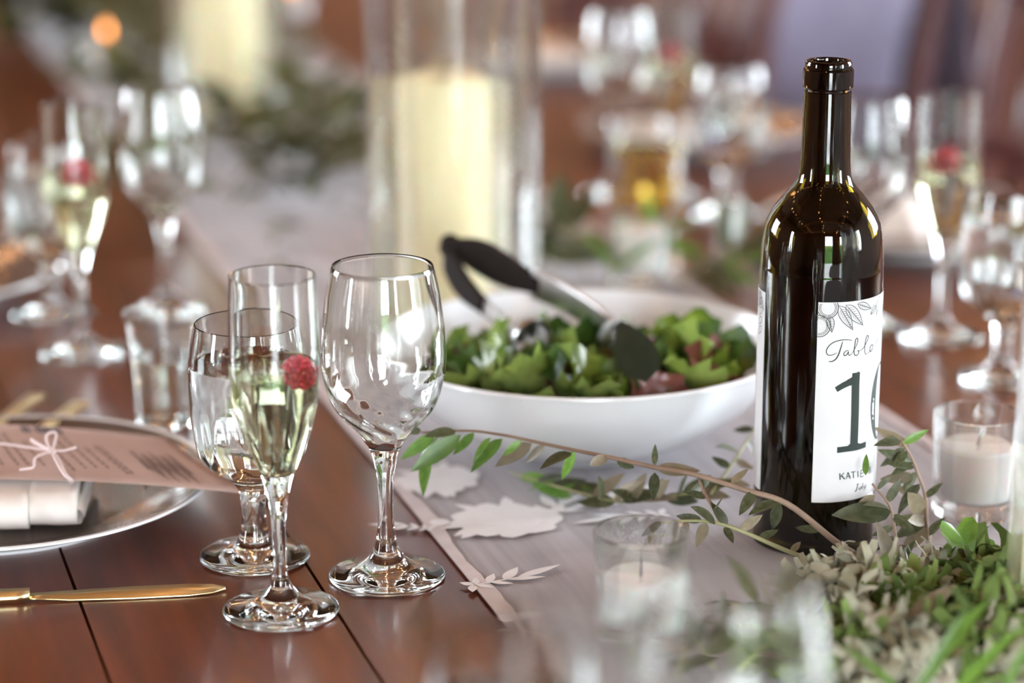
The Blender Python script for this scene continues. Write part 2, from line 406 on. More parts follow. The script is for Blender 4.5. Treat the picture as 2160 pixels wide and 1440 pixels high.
def spray_mesh():
    b = MB()
    flat_leaf(b, Vector((0, 0, 0)), Vector((.030, .010, 0)), .0025)
    for t, a, l, w_ in ((.1, 1.2, .012, .005), (.1, -.9, .012, .005), (.35, .9, .016, .006), (.4, -.6, .015, .005), (.7, .75, .024, .008), (.75, -.25, .026, .006), (1, .25, .036, .0075), (.05, 2.3, .010, .006), (.02, -2.0, .012, .006)):
        p_ = Vector((.030*t, .010*t, 0)); aa = .32 + a; flat_leaf(b, p_, p_ + Vector((cos(aa), sin(aa), 0))*l, w_, .00004)
    return b.mesh('leaf_motif', M['lace'])
def dot_mesh(r=.006):
    b = MB(); b.add([(0, 0, 0)] + [(r*cos(2*pi*i/14), r*sin(2*pi*i/14), 0) for i in range(14)], [(0, i+1, (i+1) % 14+1) for i in range(14)]); return b.mesh('dot_motif', M['lace'])
rose, spray, dot = rose_mesh(), spray_mesh(), dot_mesh()
def motif(me, xy, rz=0, sc=1.0, dz=0.0):
    o = obj(me.name, me, run); o.location = (xy.x, xy.y, RZ_ + .0002 + dz); o.rotation_euler = (0, 0, rz - A); o.scale = (sc, sc, 1)
motif(rose, runner_xy(1068, 1097), 0, 1.0); motif(dot, runner_xy(928, 1102), 0, 1.1)
motif(spray, runner_xy(995, 1235), .12, .95); motif(spray, runner_xy(1140, 1095), .85, 1.1); motif(spray, runner_xy(1130, 1090), .2, .7, .0002)
motif(rose, runner_xy(925, 1012), 1.0, .85); motif(spray, runner_xy(1260, 1062), .3, 1.0, .0001); motif(spray, runner_xy(1395, 1085), 3.0, .9, .0002)
motif(spray, runner_xy(905, 1115), 2.5, .6); motif(dot, runner_xy(1066, 1332), 0, .9)
mr = random.Random(21)
for s in range(26):
    y = 1.85 + s*.14; x = RW0 + mr.uniform(.05, .36)
    motif(rose if s % 2 else spray, Vector((x, y, 0)), mr.uniform(0, 6), mr.uniform(.8, 1.2))
    motif(spray, Vector((RW0 + .41 - (x - RW0), y + .06, 0)), mr.uniform(0, 6), 1.1)
OZ = TZ + .0026      # things standing on the runner

# ------------------------------------------------------------------ glassware
def rib_fn(n, amp, z0, z1, twist, iinner):
    def fn(r, z, a, i):
        if i < iinner or z > z1 or z < z0: return r
        k = sin(pi*(z-z0)/(z1-z0)); return r - amp*k*max(0, (.5+.5*cos(n*(a + twist*(z-z0))))) * min(1, r/.02)
    return fn
def stem_glass(name, outer, hb, thick, mat=None, rib=None, seg=64):
    """outer: (r, h) mm from the foot up to the rim; hb: inside bottom height."""
    O = smooth_prof([(0, 0, 0), (outer[0][0]-1.2, 0, 0)] + [(r, h) for r, h in outer], 4)
    bowl = [(r, h) for r, h in outer if h > hb+3]
    inner = [(max(.5, r-thick), h) for r, h in reversed(bowl)]
    inner[0] = (bowl[-1][0]-thick*.8, bowl[-1][1]); 
    tail = [(max(1, inner[-1][0]*.62), hb+.9), (0, hb, 0)]
    I = smooth_prof(inner + tail, 4)
    prof = [(max(0, a.x)*.001, a.y*.001) for a in O]; ni = len(prof)
    prof += [((bowl[-1][0]-thick*.35)*.001, (bowl[-1][1]+.45)*.001)]
    prof += [(max(0, a.x)*.001, a.y*.001) for a in I]
    prof[-1] = (0, prof[-1][1])
    fn = rib_fn(*rib, ni) if rib else None
    return lathe(name, prof, mat or M['glass'], seg, fn), inner, tail
def liquid(name, inner, tail, hb, level, mat, over=.12):
    pts = [(r+over, h) for r, h in inner if h < level-2]
    # radius at the level
    s = sorted(inner, key=lambda q: q[1]); rl = s[-1][0]
    for (r0, h0), (r1, h1) in zip(s, s[1:]):
        if h0 <= level <= h1: rl = r0 + (r1-r0)*(level-h0)/(h1-h0)
    P = [(rl+over, level, 0)] + pts + [(tail[0][0]+over, tail[0][1]-over), (0, hb-over, 0)]
    I = smooth_prof(P, 4); prof = [(0, level-.5), (rl*.93, level-.5), (rl*.985, level-.2)] + [(max(0, a.x), a.y) for a in I]
    prof[-1] = (0, prof[-1][1])
    return lathe(name, [(r*.001, h*.001) for r, h in prof], mat, 48)
WINE = [(34.6,.6),(34.9,1.8),(32,3.6),(24,5.6),(16,8.6),(10.6,13),(7.4,19),(5.5,28),(4.6,40),(4.4,50),(4.8,60),(5.8,68),(8.0,77.5),(11.5,85),(17.4,93),(24.3,100),(31.0,109),(35.2,123),(36.9,136),(36.3,152),(34.5,167),(32.2,181),(29.7,192)]
FLUTE = [(33.2,.6),(33.7,1.8),(31,3.6),(22,5.6),(13,8.6),(8.6,13),(5.6,18),(4.0,28),(3.8,38),(4.2,55),(5.6,67),(7.2,75),(9.4,83),(12.7,91),(18.7,106),(21.8,117),(24,127),(25.2,140),(25.5,151),(25.4,168),(24.9,188),(24.4,200)]
GOBLET = [(33.3,.6),(33.7,1.8),(31.5,3.6),(23,5.4),(14.5,8.2),(11.0,11),(9.2,15.5),(7.6,23),(7.3,34),(8.6,43),(11.4,48),(16.5,53),(25.5,59),(31.8,66.5),(34.4,78),(36.4,93),(37.0,110),(36.6,123),(34.6,138),(32.3,149)]
wine_me, wi, wt = stem_glass('bowl_and_stem', WINE, 82, 1.1, rib=(9, .0011, .080, .128, 55))
flute_me, fi, ft = stem_glass('bowl_and_stem', FLUTE, 84, 1.3, rib=(8, .0008, .082, .15, 0))
gob_me, gi, gt = stem_glass('bowl_and_stem', GOBLET, 53.5, 1.4, rib=(10, .0012, .052, .105, 0))
champ_me = liquid('champagne', fi, ft, 84, 149.5, M['champagne'])
water_me = liquid('water', gi, gt, 53.5, 124, M['water'])
def wine_glass(loc, label):
    t = thing('wine_glass', label, 'wine glass', loc, 0, 'empty stemmed wine glasses'); obj('bowl_and_stem', wine_me, t); return t
def flute_glass(loc, label, fill=True):
    t = thing('champagne_flute', label, 'flute', loc, 0, 'champagne flutes'); obj('bowl_and_stem', flute_me, t)
    if fill: obj('champagne', champ_me, t)
    return t
def goblet_glass(loc, label):
    t = thing('water_goblet', label, 'goblet', loc, 0, 'short stemmed water goblets'); obj('bowl_and_stem', gob_me, t); obj('water', water_me, t); return t
# raspberry
def raspberry_mesh(r=.0095):
    bm = bmesh.new()
    bmesh.ops.create_icosphere(bm, subdivisions=2, radius=r*.80)
    for i in range(46):
        t = (i+.5)/46; z = 1-2*t; ph = i*2.39996; q = sqrt(1-z*z)
        m_ = Matrix.Translation(Vector((q*cos(ph)*r*.8, q*sin(ph)*r*.8, z*r*.86)))
        bmesh.ops.create_icosphere(bm, subdivisions=1, radius=r*.25, matrix=m_)
    me = bpy.data.meshes.new('raspberry'); bm.to_mesh(me); bm.free(); me.materials.append(M['raspberry'])
    me.polygons.foreach_set('use_smooth', [True]*len(me.polygons)); return me
rasp_me = raspberry_mesh()
def rasp(fl, off, label, sc=1.0):
    o = obj('raspberry', rasp_me); o.location = Vector(fl) + Vector(off); o.rotation_euler = (1.2, .3, .5); o.scale = (sc,)*3
    tag(o, label, 'raspberry', 'raspberries floating in the flutes')
def on(px, py, z=0.0005): return pix(px, py, z)
def T_(x, y, z=0.0005): return Vector((x, y, TZ + z))
# nearest place setting
wine_glass(on(816, 1215), 'empty wine glass standing in focus in front of the white salad bowl')
f1 = on(593, 1288); flute_glass(f1, 'sharp nearest champagne flute with a raspberry at its right rim'); rasp(f1, (.0135, -.004, .1455), 'red raspberry floating in the sharp nearest flute', 1.0)
goblet_glass(on(538, 1175), 'water filled goblet standing in focus right behind the champagne flute')
# second seat on the left
f2 = T_(-.342, 1.857); flute_glass(f2, 'blurred champagne flute with flattened raspberry at far left behind the menu'); rasp(f2, (.002, 0, .147), 'red raspberry floating in the blurred flute at far left', 1.15)
goblet_glass(T_(-.388, 1.978), 'blurred water goblet at far left beside the left flute')
wine_glass(T_(-.293, 1.988), 'blurred empty wine glass at left beside the pale runner')
# right hand seats
f3 = T_(.350, 1.906); flute_glass(f3, 'blurred champagne flute standing right of the dark bottle'); rasp(f3, (-.003, 0, .147), 'red raspberry in the blurred flute right of the bottle', 1.1)
wine_glass(T_(.290, 1.945), 'blurred empty wine glass just behind the dark bottle at right')
goblet_glass(T_(.376, 1.784), 'blurred water goblet at the right edge behind the votive')
f4 = T_(.163, 2.456); flute_glass(f4, 'far blurred flute with raspberry behind the amber drink'); rasp(f4, (-.002, 0, .147), 'red raspberry in the far blurred flute behind the amber drink', 1.1)
wine_glass(T_(.108, 2.47), 'far blurred empty wine glass left of the amber drink')
goblet_glass(T_(.215, 2.37), 'far blurred water goblet right of the amber drink')
# next seat towards the lens, only the tops in frame
wine_glass(T_(.085, .858), 'strongly blurred wine glass in the near foreground at bottom centre')
flute_glass(T_(.024, .806), 'strongly blurred champagne flute in the near foreground at bottom centre')
goblet_glass(T_(.000, .893), 'strongly blurred water goblet in the near foreground at bottom left of centre')
# tumblers
def tumbler_prof(r0, r1, h, t=1.6, base=6):
    return [(0, 0), (r0-1.5, 0), (r0, 1.5), (r0+(r1-r0)*.5, h*.5), (r1, h-.8), (r1-.5*t, h), (r1-t, h-.8), (r0+(r1-r0)*.5-t, h*.5), (r0-t, base+2.5), (r0-t-2.5, base), (0, base-.3)]
t = thing('tumbler', 'clear flared tumbler behind the menu card left of the water goblet', 'tumbler', on(352, 893), 0)
obj('glass_body', lathe('glass_body', [(a*.001, b*.001) for a, b in tumbler_prof(21, 27.5, 80)], M['glass'], 48), t)
obj('water', lathe('water', [(0, .0505), (.0222, .0505), (.0226, .05), (.0196, .0085), (.017, .0058), (0, .0056)], M['water'], 40), t)
t = thing('tumbler', 'blurred tumbler of amber drink behind the salad bowl', 'tumbler', T_(.132, 2.30), 0)
obj('glass_body', lathe('glass_body', [(a*.001, b*.001) for a, b in tumbler_prof(29, 36, 96)], M['glass'], 48), t)
obj('amber_drink', lathe('amber_drink', [(0, .079), (.033, .079), (.0332, .0785), (.0276, .0085), (.025, .0058), (0, .0056)], M['amber'], 40), t)

# ------------------------------------------------------------------ wine bottle with the table number
BX = Vector((.188, 1.427, TZ + .0022))
bt = thing('wine_bottle', 'dark green wine bottle with white table number label', 'bottle', BX)
BO = [(0,4,0),(20,3),(30,.4),(34.5,.3),(37,3.2),(37.4,8),(37.4,90),(37.4,165),(37.2,177),(36.5,188.8),(34.8,200.6),(31,209.5),(24.5,218.3),(19,224.5),(16.3,229.5),(15.0,238.7),(14.5,260),(14.1,282)]
O = smooth_prof(BO, 5)
BI = [(10.4,282),(11,258),(11.8,238),(13.2,228),(16.3,221.5),(21.5,215.8),(28,206.5),(31.6,198.5),(33.2,187),(33.9,176),(34,160),(34,90),(34,14),(32,9.5),(22,9.5),(0,11,0)]
I = smooth_prof(BI, 5)
prof = [(max(0, a.x)*.001, a.y*.001) for a in O] + [(max(0, a.x)*.001, a.y*.001) for a in I]; prof[0] = (0, .004); prof[-1] = (0, .011)
obj('glass_body', lathe('glass_body', prof, M['bottle'], 96), bt)
LIPP = [(10.4,282.4,0),(13.8,282.4,0),(14.0,283.6),(15.0,284.6),(15.05,290),(15.0,294.8),(14.2,295.8),(13.8,296.2),(13.9,298.8),(13.2,300.2),(11.6,300.4),(10.6,299.6),(10.2,297.5),(10.2,290),(10.4,282.4,0)]
obj('lip_ring', lathe('lip_ring', [(a[0]*.001, a[1]*.001) for a in LIPP], M['lip'], 64), bt)
cdir = (Vector((0, 0)) - BX.xy).normalized(); edir = Vector((-cdir.y, cdir.x))
if edir.x < 0: edir = -edir
LR = .0376
def bottle_pt(th, h, r): q = cdir*cos(th)*r + edir*sin(th)*r; return Vector((q.x, q.y, h))
def lab_px(cx, cy):
    """traced label pixel -> (angle from the camera direction, height) on the bottle surface."""
    d = ray(1680 + cx/3, 600 + cy/3); o2 = (CAM - BX).xy; dd = d.xy
    a = dd.dot(dd); b = 2*o2.dot(dd); c = o2.dot(o2) - LR*LR; q = b*b - 4*a*c
    t = (-b - sqrt(q))/(2*a) if q > 0 else -b/(2*a)
    p = CAM + d*t - BX; g = p.xy
    return atan2(g.dot(edir), g.dot(cdir)), p.z
TH0 = lab_px(138, 135)[0]; TW = radians(124); LZ0, LZ1 = .036, .1615
def LP(cx, cy): th, z = lab_px(cx, cy); return Vector(((th - TH0)*LR, z))     # flat label coordinates in metres
def ribbon(b, pts, wid, closed=False, th0=0.0, r=LR+.00034, n=5, taper=True):
    pts = [Vector((p[0], p[1], 0)) for p in pts]
    P = catmull(pts + ([pts[0]] if closed else []), n); N_ = len(P)
    vs = []; fs = []
    for i, p in enumerate(P):
        t = P[min(i+1, N_-1)] - P[max(i-1, 0)]; t = t.normalized() if t.length > 1e-9 else Vector((1, 0, 0))
        nn = Vector((-t.y, t.x, 0)); w_ = wid if not isinstance(wid, (list, tuple)) else wid[0] + (wid[1]-wid[0])*i/(N_-1)
        if taper and not closed: w_ *= .35 + .65*sin(pi*min(1, max(0, i/(N_-1))))**.5
        for k in range(5): q = p + nn*((1 - k*.5)*w_/2); vs.append(q)
    for i in range(N_-1):
        m_ = P[i]
        if -.0001 <= m_.x <= TW*LR and LZ0 <= m_.y <= LZ1 - .0003: fs += [(5*i+k, 5*i+k+1, 5*i+k+6, 5*i+k+5) for k in range(4)]
    b.add([bottle_pt(th0 + q.x/LR, min(q.y, LZ1), r) for q in vs], fs)
def text_art(th0):
    ink, pen, = MB(), MB()
    rb = lambda pts, w_, **k: ribbon(ink, [LP(*p) for p in pts], w_, th0=th0, **k)
    # Table (script)
    rb([(350,352),(318,348),(285,350),(245,360),(212,380),(192,408),(190,432),(204,446),(232,442),(256,430)], .0006)
    rb([(292,358),(280,398),(266,440),(250,468),(228,484),(202,486)], .0008)
    rb([(330,418),(314,418),(300,432),(300,446),(314,446),(328,424),(326,440),(336,446),(350,434)], .0006)
    rb([(350,434),(372,396),(386,358),(384,340),(374,346),(367,384),(363,424),(368,446),(384,444),(392,428),(386,418),(402,418)], .0006)
    rb([(402,418),(424,396),(446,352),(453,328),(444,324),(434,360),(429,408),(434,438),(446,436)], .0006)
    rb([(446,436),(464,418),(478,400),(481,384),(472,382),(463,398),(461,416),(470,422),(488,398)], .0006)
    u1 = LP(488, 398); ribbon(ink, [u1, u1 + Vector((.004, .004)), u1 + Vector((.009, .0075))], .0005, th0=th0)
    # 1
    s0, s1 = LP(372, 596), LP(367, 1026)
    ribbon(ink, [LP(377, 556), LP(373, 640), LP(370, 800), LP(366, 930), LP(362, 1028)], .0058, th0=th0, taper=False)
    ribbon(ink, [LP(250, 664), LP(295, 637), LP(345, 612), LP(380, 585)], [.0034, .0046], th0=th0, taper=False)
    ribbon(ink, [LP(330, 622), LP(360, 594), LP(393, 552)], [.0050, .0014], th0=th0, taper=False)
    ribbon(ink, [LP(256, 1046), LP(320, 1038), LP(380, 1029), LP(436, 1010)], .0037, th0=th0, taper=False)
    ribbon(ink, [LP(322, 1026), LP(350, 1016), LP(400, 1010)], .0026, th0=th0)
    # 0
    c = LP(362, 795); cx0 = LP(466, 790).x + .0135; z_hi, z_lo = LP(377, 548).y, LP(362, 1040).y; cy0 = (z_hi+z_lo)/2; ry = (z_hi-z_lo)/2
    n = 40; vs = []; fs = []
    for i in range(n+1):
        a = 2*pi*i/n; k = abs(cos(a)); ro = (.0135, ry); rix, riy = .0135-.0068, ry-.0012
        for ax, ay in ((ro[0], ro[1]), (rix, riy)): vs.append(bottle_pt(th0 + (cx0 + ax*cos(a))/LR, cy0 + ay*sin(a), LR+.00034))
    ink.add(vs, [(2*i, 2*i+1, 2*i+3, 2*i+2) for i in range(n)])
    # KATIE &
    def ln(pts, w_=.00055): ribbon(ink, [LP(*p) for p in pts], w_, th0=th0, n=1, taper=False)
    ln([(273,1193),(275,1234)], .0008); ln([(300,1189),(277,1214)]); ln([(284,1208),(304,1230)], .0008)
    ln([(312,1230),(324,1186)]); ln([(324,1186),(339,1226)], .0008); ln([(317,1214),(333,1212)])
    ln([(342,1186),(372,1181)]); ln([(357,1184),(359,1223)], .0008); ln([(386,1178),(388,1218)], .0008)
    e0 = LP(404, 1176); zz = LP(404, 1216).y; hgt = e0.y - zz
    for dx0, dz0, dx1, dz1 in ((0, 0, 0, hgt), (0, hgt, .003, hgt), (0, hgt*.52, .0024, hgt*.52), (0, 0, .003, 0)):
        ribbon(ink, [(e0.x+dx0, zz+dz0), (e0.x+dx1, zz+dz1)], .0006, th0=th0, n=1, taper=False)
    k0 = Vector((e0.x + .0085, zz))
    ribbon(ink, [k0 + Vector(q)*.001 for q in ((3.2, 0), (.6, 2.6), (.8, 3.7), (1.7, 3.8), (2.0, 3.0), (.5, 1.6), (.3, .5), (1.3, 0), (2.6, 1.0), (3.0, 1.8))], .0005, th0=th0)
    # July
    rb([(386,1262),(381,1285),(374,1304),(366,1306)], .0008); rb([(378,1264),(394,1260)], .0006)
    rb([(396,1278),(393,1292),(400,1294),(408,1276),(406,1292)], .0006); rb([(418,1250),(413,1284),(417,1290)], .0006)
    rb([(424,1268),(423,1282),(430,1282),(436,1264),(431,1290),(420,1302)], .0006)
    # drawing along the top edge
    def leafart(base, tip, wd, hatch=6):
        p, q = LP(*base), LP(*tip); d = q-p; nn = Vector((-d.y, d.x)).normalized()
        for s in (1, -1): ribbon(pen, [p + d*t + nn*(s*wd*sin(pi*t**.75)) for t in (0, .15, .3, .5, .7, .88, 1)], .0005, th0=th0)
        ribbon(pen, [p, p + d*.5, q], .0005, th0=th0)
        for k in range(hatch):
            t = .15 + .75*k/hatch
            for s in (1, -1): ribbon(pen, [p + d*t, p + d*(t+.10) + nn*(s*wd*.75*sin(pi*(t+.08)**.75))], .0003, th0=th0, n=2)
    leafart((268,132), (356,287), .0032, 9); leafart((312,128), (419,257), .0034, 8); leafart((386,122), (472,150), .0022, 6)
    leafart((208,196), (224,302), .0022, 5); leafart((500,130), (466,190), .0018, 4)
    def circ(cx, cy, r_):
        c0 = LP(cx, cy)
        for q, w_ in ((1, .0006), (.82, .00035), (.70, .0003)):
            ribbon(pen, [c0 + Vector((r_*q*cos(a), r_*q*sin(a))) for a in [2*pi*i/16 for i in range(17)]], w_, th0=th0, taper=False, n=3)
    circ(200, 148, .0062); circ(143, 262, .0066)
    top = LZ1
    for k in range(7):      # the rest of the spray runs on along the top edge
        x = .046 + k*.0048; ang = -1.9 + .55*(k % 3); L_ = .012 + .003*(k % 2)
        p = Vector((x, top - .0006)); q = p + Vector((cos(ang), sin(ang)))*L_; d = q-p; nn = Vector((-d.y, d.x)).normalized()
        for s in (1, -1): ribbon(pen, [p + d*t + nn*(s*.0022*sin(pi*t**.75)) for t in (0, .25, .5, .75, 1)], .0005, th0=th0)
        ribbon(pen, [p, q], .0004, th0=th0)
    # wreath leaf hanging down the right edge of the label
    for k in range(4):
        p = Vector((.0775, top - .004 - .006*k)); q = p + Vector((-.0055, -.006)); d = q-p; nn = Vector((-d.y, d.x)).normalized()
        for s in (1, -1): ribbon(pen, [p + d*t + nn*(s*.0018*sin(pi*t**.75)) for t in (0, .3, .6, 1)], .0005, th0=th0)
    return ink, pen
for k, th0 in enumerate((TH0, radians(-61) - TW)):
    v = []; f = []; nx = 48
    for r_ in (LR, LR+.0002):
        for j in range(2):
            for i in range(nx+1): v.append(bottle_pt(th0 + TW*i/nx, (LZ0, LZ1)[j], r_))
    n1 = nx+1
    for i in range(nx):
        f.append((2*n1+i, 2*n1+i+1, 3*n1+i+1, 3*n1+i)); f.append((i, n1+i, n1+i+1, i+1))
        f.append((i, i+1, 2*n1+i+1, 2*n1+i)); f.append((n1+i, 3*n1+i, 3*n1+i+1, n1+i+1))
    f += [(0, 2*n1, 3*n1, n1), (nx, n1+nx, 3*n1+nx, 2*n1+nx)]
    lb = obj('label', mesh('label', v, f, M['label'], False), bt)
    ink, pen = text_art(th0)
    obj('lettering', ink.mesh('lettering', M['ink']), lb); obj('leaf_drawing', pen.mesh('leaf_drawing', M['pencil']), lb)

# ------------------------------------------------------------------ salad bowl, salad, tongs
BW = Vector((.049, 1.613, OZ))
bowl_prof = smooth_prof([(0,2.5,0),(44,2.5,0),(46,0,0),(49,0,0),(51,3),(66,7),(92,19.5),(117,37.5),(133,56),(141.6,73),(142.8,75.2),(141.8,76.8),(139.6,76.4),(137.6,73),(128.5,57),(113,41),(90,25),(64,13),(45,9.5),(0,8.5,0)], 4)
prof = [(max(0, a.x)*.001, a.y*.001) for a in bowl_prof]; prof[0] = (0, prof[0][1]); prof[-1] = (0, prof[-1][1])
tag(obj('salad_bowl', lathe('salad_bowl', prof, M['ceramic'], 96), loc=BW), 'wide white ceramic salad bowl behind the wine glass', 'bowl')
def lettuce_mesh(mat, seed, frill=.16):
    rr = random.Random(seed); ns, nr = 22, 5; v = [(0, 0, 0)]; f = []
    ph = rr.uniform(0, 6); el = rr.uniform(.7, 1.0)
    for j in range(1, nr+1):
        q = j/nr
        for k in range(ns):
            a = 2*pi*k/ns; lob = 1 + .14*sin(3*a+ph) + .10*sin(7*a+ph*2)
            r_ = .5*q*lob; z = .16*q*q*sin(2*a+ph) + frill*q*q*q*sin(9*a+seed) + rr.uniform(-.03, .03)*q + .18*q*q
            v.append((r_*cos(a), r_*sin(a)*el, z))
    for k in range(ns): f.append((0, 1+k, 1+(k+1) % ns))
    for j in range(nr-1):
        for k in range(ns): a = 1+j*ns; f.append((a+k, a+ns+k, a+ns+(k+1) % ns, a+(k+1) % ns))
    return mesh('salad_leaf', v, f, mat)
LM = {c: [lettuce_mesh(M[c], s, fr) for s in (1, 2, 3, 4)] for c, fr in (('lettuce', .13), ('lettucedark', .10), ('lettucered', .10))}
LL = {'lettuce': 'frilly light green lettuce leaf in the salad bowl', 'lettucedark': 'dark green lettuce leaf in the salad bowl', 'lettucered': 'reddish brown lettuce leaf in the salad bowl'}
GG = {'lettuce': 'light green salad leaves', 'lettucedark': 'dark green salad leaves', 'lettucered': 'reddish salad leaves'}
sr = random.Random(11)
def salad(x, y, z, size, kind, rot):
    q = sqrt(x*x + y*y); lim = .124 - .42*size
    if q > lim: x, y, q = x*lim/q, y*lim/q, lim
    e = (q + .35*size)*1000; IN = [(0, 8.5), (45, 9.5), (64, 13), (90, 25), (113, 41), (128.5, 57), (142, 75)]
    zi = next(h0 + (h1-h0)*(e-r0)/(r1-r0) for (r0, h0), (r1, h1) in zip(IN, IN[1:]) if e <= r1 or r1 == 142)*.001
    z = max(z, zi + .12*size + .002 + .25*size*min(1, abs(sin(rot[0])) + abs(sin(rot[1]))))
    o = obj('salad_leaf', sr.choice(LM[kind])); o.location = BW + Vector((x, y, z)); o.scale = (size,)*3; o.rotation_euler = rot
    side = 'left' if x < -.045 else 'right' if x > .045 else 'middle'; dep = 'front' if y < -.03 else 'back' if y > .035 else 'centre'
    tag(o, LL[kind] + ', ' + (dep + ' ' + side), 'salad leaf', GG[kind])
for i in range(128):
    q = sqrt(sr.random())*.094; a = sr.uniform(0, 2*pi); layer = i/128
    base = .022 + .34*max(0, q-.055); top = .053 - .12*max(0, q-.08)
    z = base + (top-base)*min(1, layer*1.1) + sr.uniform(0, .008) - max(0, sin(a)*q)*.16*layer
    kind = sr.choices(['lettuce', 'lettucedark', 'lettucered'], [.38, .42, .20])[0]
    s_ = sr.uniform(.040, .066); tilt = .25 if layer < .4 else (.85 if sin(a)*q < .02 else .5)
    if q > .08: s_ *= .75
    salad(q*cos(a), q*sin(a) - .010, z, s_, kind, (sr.uniform(-tilt, tilt), sr.uniform(-tilt, tilt), sr.uniform(0, 6.28)))
for px, py, Y, s_, kind, rot in ((1470, 735, 1.585, .062, 'lettuce', (.9, .5, 1)), (1510, 725, 1.60, .055, 'lettucedark', (.5, .7, .2)), (1440, 700, 1.63, .05, 'lettuce', (1.1, .1, .3)),
        (1060, 735, 1.58, .055, 'lettuce', (.9, -.3, 2)), (1010, 770, 1.55, .055, 'lettuce', (.7, .3, 4)), (1215, 725, 1.62, .05, 'lettucedark', (1, .2, 1)), (1250, 760, 1.57, .04, 'lettuce', (1.2, 0, 0)),
        (1365, 800, 1.52, .045, 'lettucered', (1.1, .2, .4)), (1150, 690, 1.66, .035, 'lettucedark', (1.2, .1, .6)), (1100, 780, 1.53, .05, 'lettuce', (.9, .5, 3)), (1180, 790, 1.525, .055, 'lettucedark', (.8, -.4, 2)),
        (1530, 745, 1.59, .045, 'lettucedark', (.8, .3, 5)), (965, 740, 1.60, .045, 'lettuce', (.6, -.6, 2)), (1300, 810, 1.515, .04, 'lettuce', (.9, .2, 1)), (1250, 815, 1.51, .045, 'lettuce', (.7, .2, 3)), (1500, 780, 1.56, .05, 'lettucered', (.7, .4, 1)), (1450, 790, 1.54, .05, 'lettuce', (.8, .3, 2))):
    p_ = pixY(px, py + 30, Y) - BW; salad(p_.x, p_.y, p_.z, s_, kind, rot)
sp = leaf_mesh('spinach_leaf', M['spinach'], .50, .12, .25, 8, 0, .62)
b0, t0 = pixY(1362, 806, 1.500), pixY(1312, 652, 1.540)
o = obj('spinach_leaf', sp, mw=basis(b0, t0, Vector((.15, -1, .3)))); tag(o, 'nearly black green baby leaf standing upright in the salad', 'salad leaf')
# tongs
hinge = pixY(952, 530, 1.705)
tg = thing('salad_tongs', 'steel salad tongs with dark rubber grips resting in the salad', 'tongs', hinge)
def tpts(lst): return [pixY(*q) - hinge for q in lst]
gripA = catmull(tpts([(962, 522, 1.705), (1010, 540, 1.70), (1070, 572, 1.69), (1140, 604, 1.675)]), 5)
gripB = catmull(tpts([(948, 530, 1.705), (952, 560, 1.70), (980, 606, 1.685), (1022, 646, 1.665)]), 5)
sd = Vector((.2, -.35, 1))
for g, wd in ((gripA, [.015 + .013*sin(pi*min(1, i/14)) for i in range(16)]), (gripB, [.013 + .009*sin(pi*min(1, i/14)) for i in range(16)])):
    v, f = bar_vf(g, wd, .006, sd); obj('grip', mesh('grip', v, f, M['blackplastic']), tg)
armA = catmull(tpts([(1120, 596, 1.678), (1180, 622, 1.665), (1235, 655, 1.65), (1280, 690, 1.635), (1300, 735, 1.62)]), 5)
armB = catmull(tpts([(1012, 638, 1.67), (1045, 668, 1.655), (1075, 695, 1.64), (1105, 718, 1.63), (1135, 745, 1.62)]), 5)
v, f = bar_vf(armA, [.024 - .008*i/20 for i in range(21)], .0025, sd); obj('arm', mesh('arm', v, f, M['steel']), tg)
v, f = bar_vf(armB, [.013 - .002*i/20 for i in range(21)], .0025, sd); obj('arm', mesh('arm', v, f, M['steel']), tg)
v, f = tube_vf(catmull(tpts([(948, 534, 1.706), (940, 518, 1.707), (950, 508, 1.707), (966, 518, 1.705)]), 5), .0055, .0055, 9); obj('spring_hinge', mesh('spring_hinge', v, f, M['blackplastic']), tg)
scp = [(0, -.002), (.010, -.0015), (.014, .003), (.015, .009), (.0138, .009), (.0125, .0035), (.009, 0), (0, -.0006)]
for q, rot in (((1110, 700, 1.625), (1.9, .3, .6)), ((1290, 715, 1.625), (1.4, .9, .4))):
    o = obj('scoop_tip', lathe('scoop_tip', scp, M['steel'], 20), tg); o.location = pixY(*q) - hinge; o.rotation_euler = rot

# ------------------------------------------------------------------ candles
flame_me = lathe('flame', [(0, 0), (.0035, .004), (.0046, .009), (.0034, .016), (.0012, .023), (0, .026)], M['flame'], 12)
def votive(loc, label, rt=.028, rb=.0245, h=.066, level=.040, lit=False, wickx=0.0):
    t = thing('votive_candle', label, 'votive', loc, 0, 'votive candles along the runner')
    P = [(0, 0), (rb-.002, 0), (rb, .002), ((rb+rt)/2, h*.5), (rt, h-.001), (rt-.0012, h), (rt-.0025, h-.001), ((rb+rt)/2-.0025, h*.5), (rb-.0028, .0135), (rb-.006, .0115), (0, .0112)]
    obj('glass_cup', lathe('glass_cup', P, M['cup_glass'], 48), t)
    r0 = rb - .0042; r1 = r0 + (rt-rb)*(level-.012)/h
    obj('candle_wax', lathe('candle_wax', [(0, .0118), (r0-.002, .0118), (r0, .0135), (r1, level-.002), (r1-.0015, level), (r1*.5, level-.001), (0, level-.001)], M['whitewax'], 40), t)
    obj('wick', tube('wick', [Vector((0, 0, level-.002)), Vector((wickx*.4, 0, level+.004)), Vector((wickx, 0, level+.009))], .0008, .0006, M['wick'], 6), t)
    if lit: obj('flame', flame_me, t, loc=(wickx, 0, level+.004))
    return t
votive(on(2053, 1082, .0032) , 'clear glass votive with white candle right of the bottle', .0285, .026, .068, .047, wickx=.004)
votive(on(1350, 1352, .003), 'blurred unlit votive in the foreground at the right of the runner motif', .0268, .0235, .066, .040)
votive(T_(.1136, 2.08, .0031), 'blurred white votive standing behind the salad bowl', .0275, .025, .060, .050)
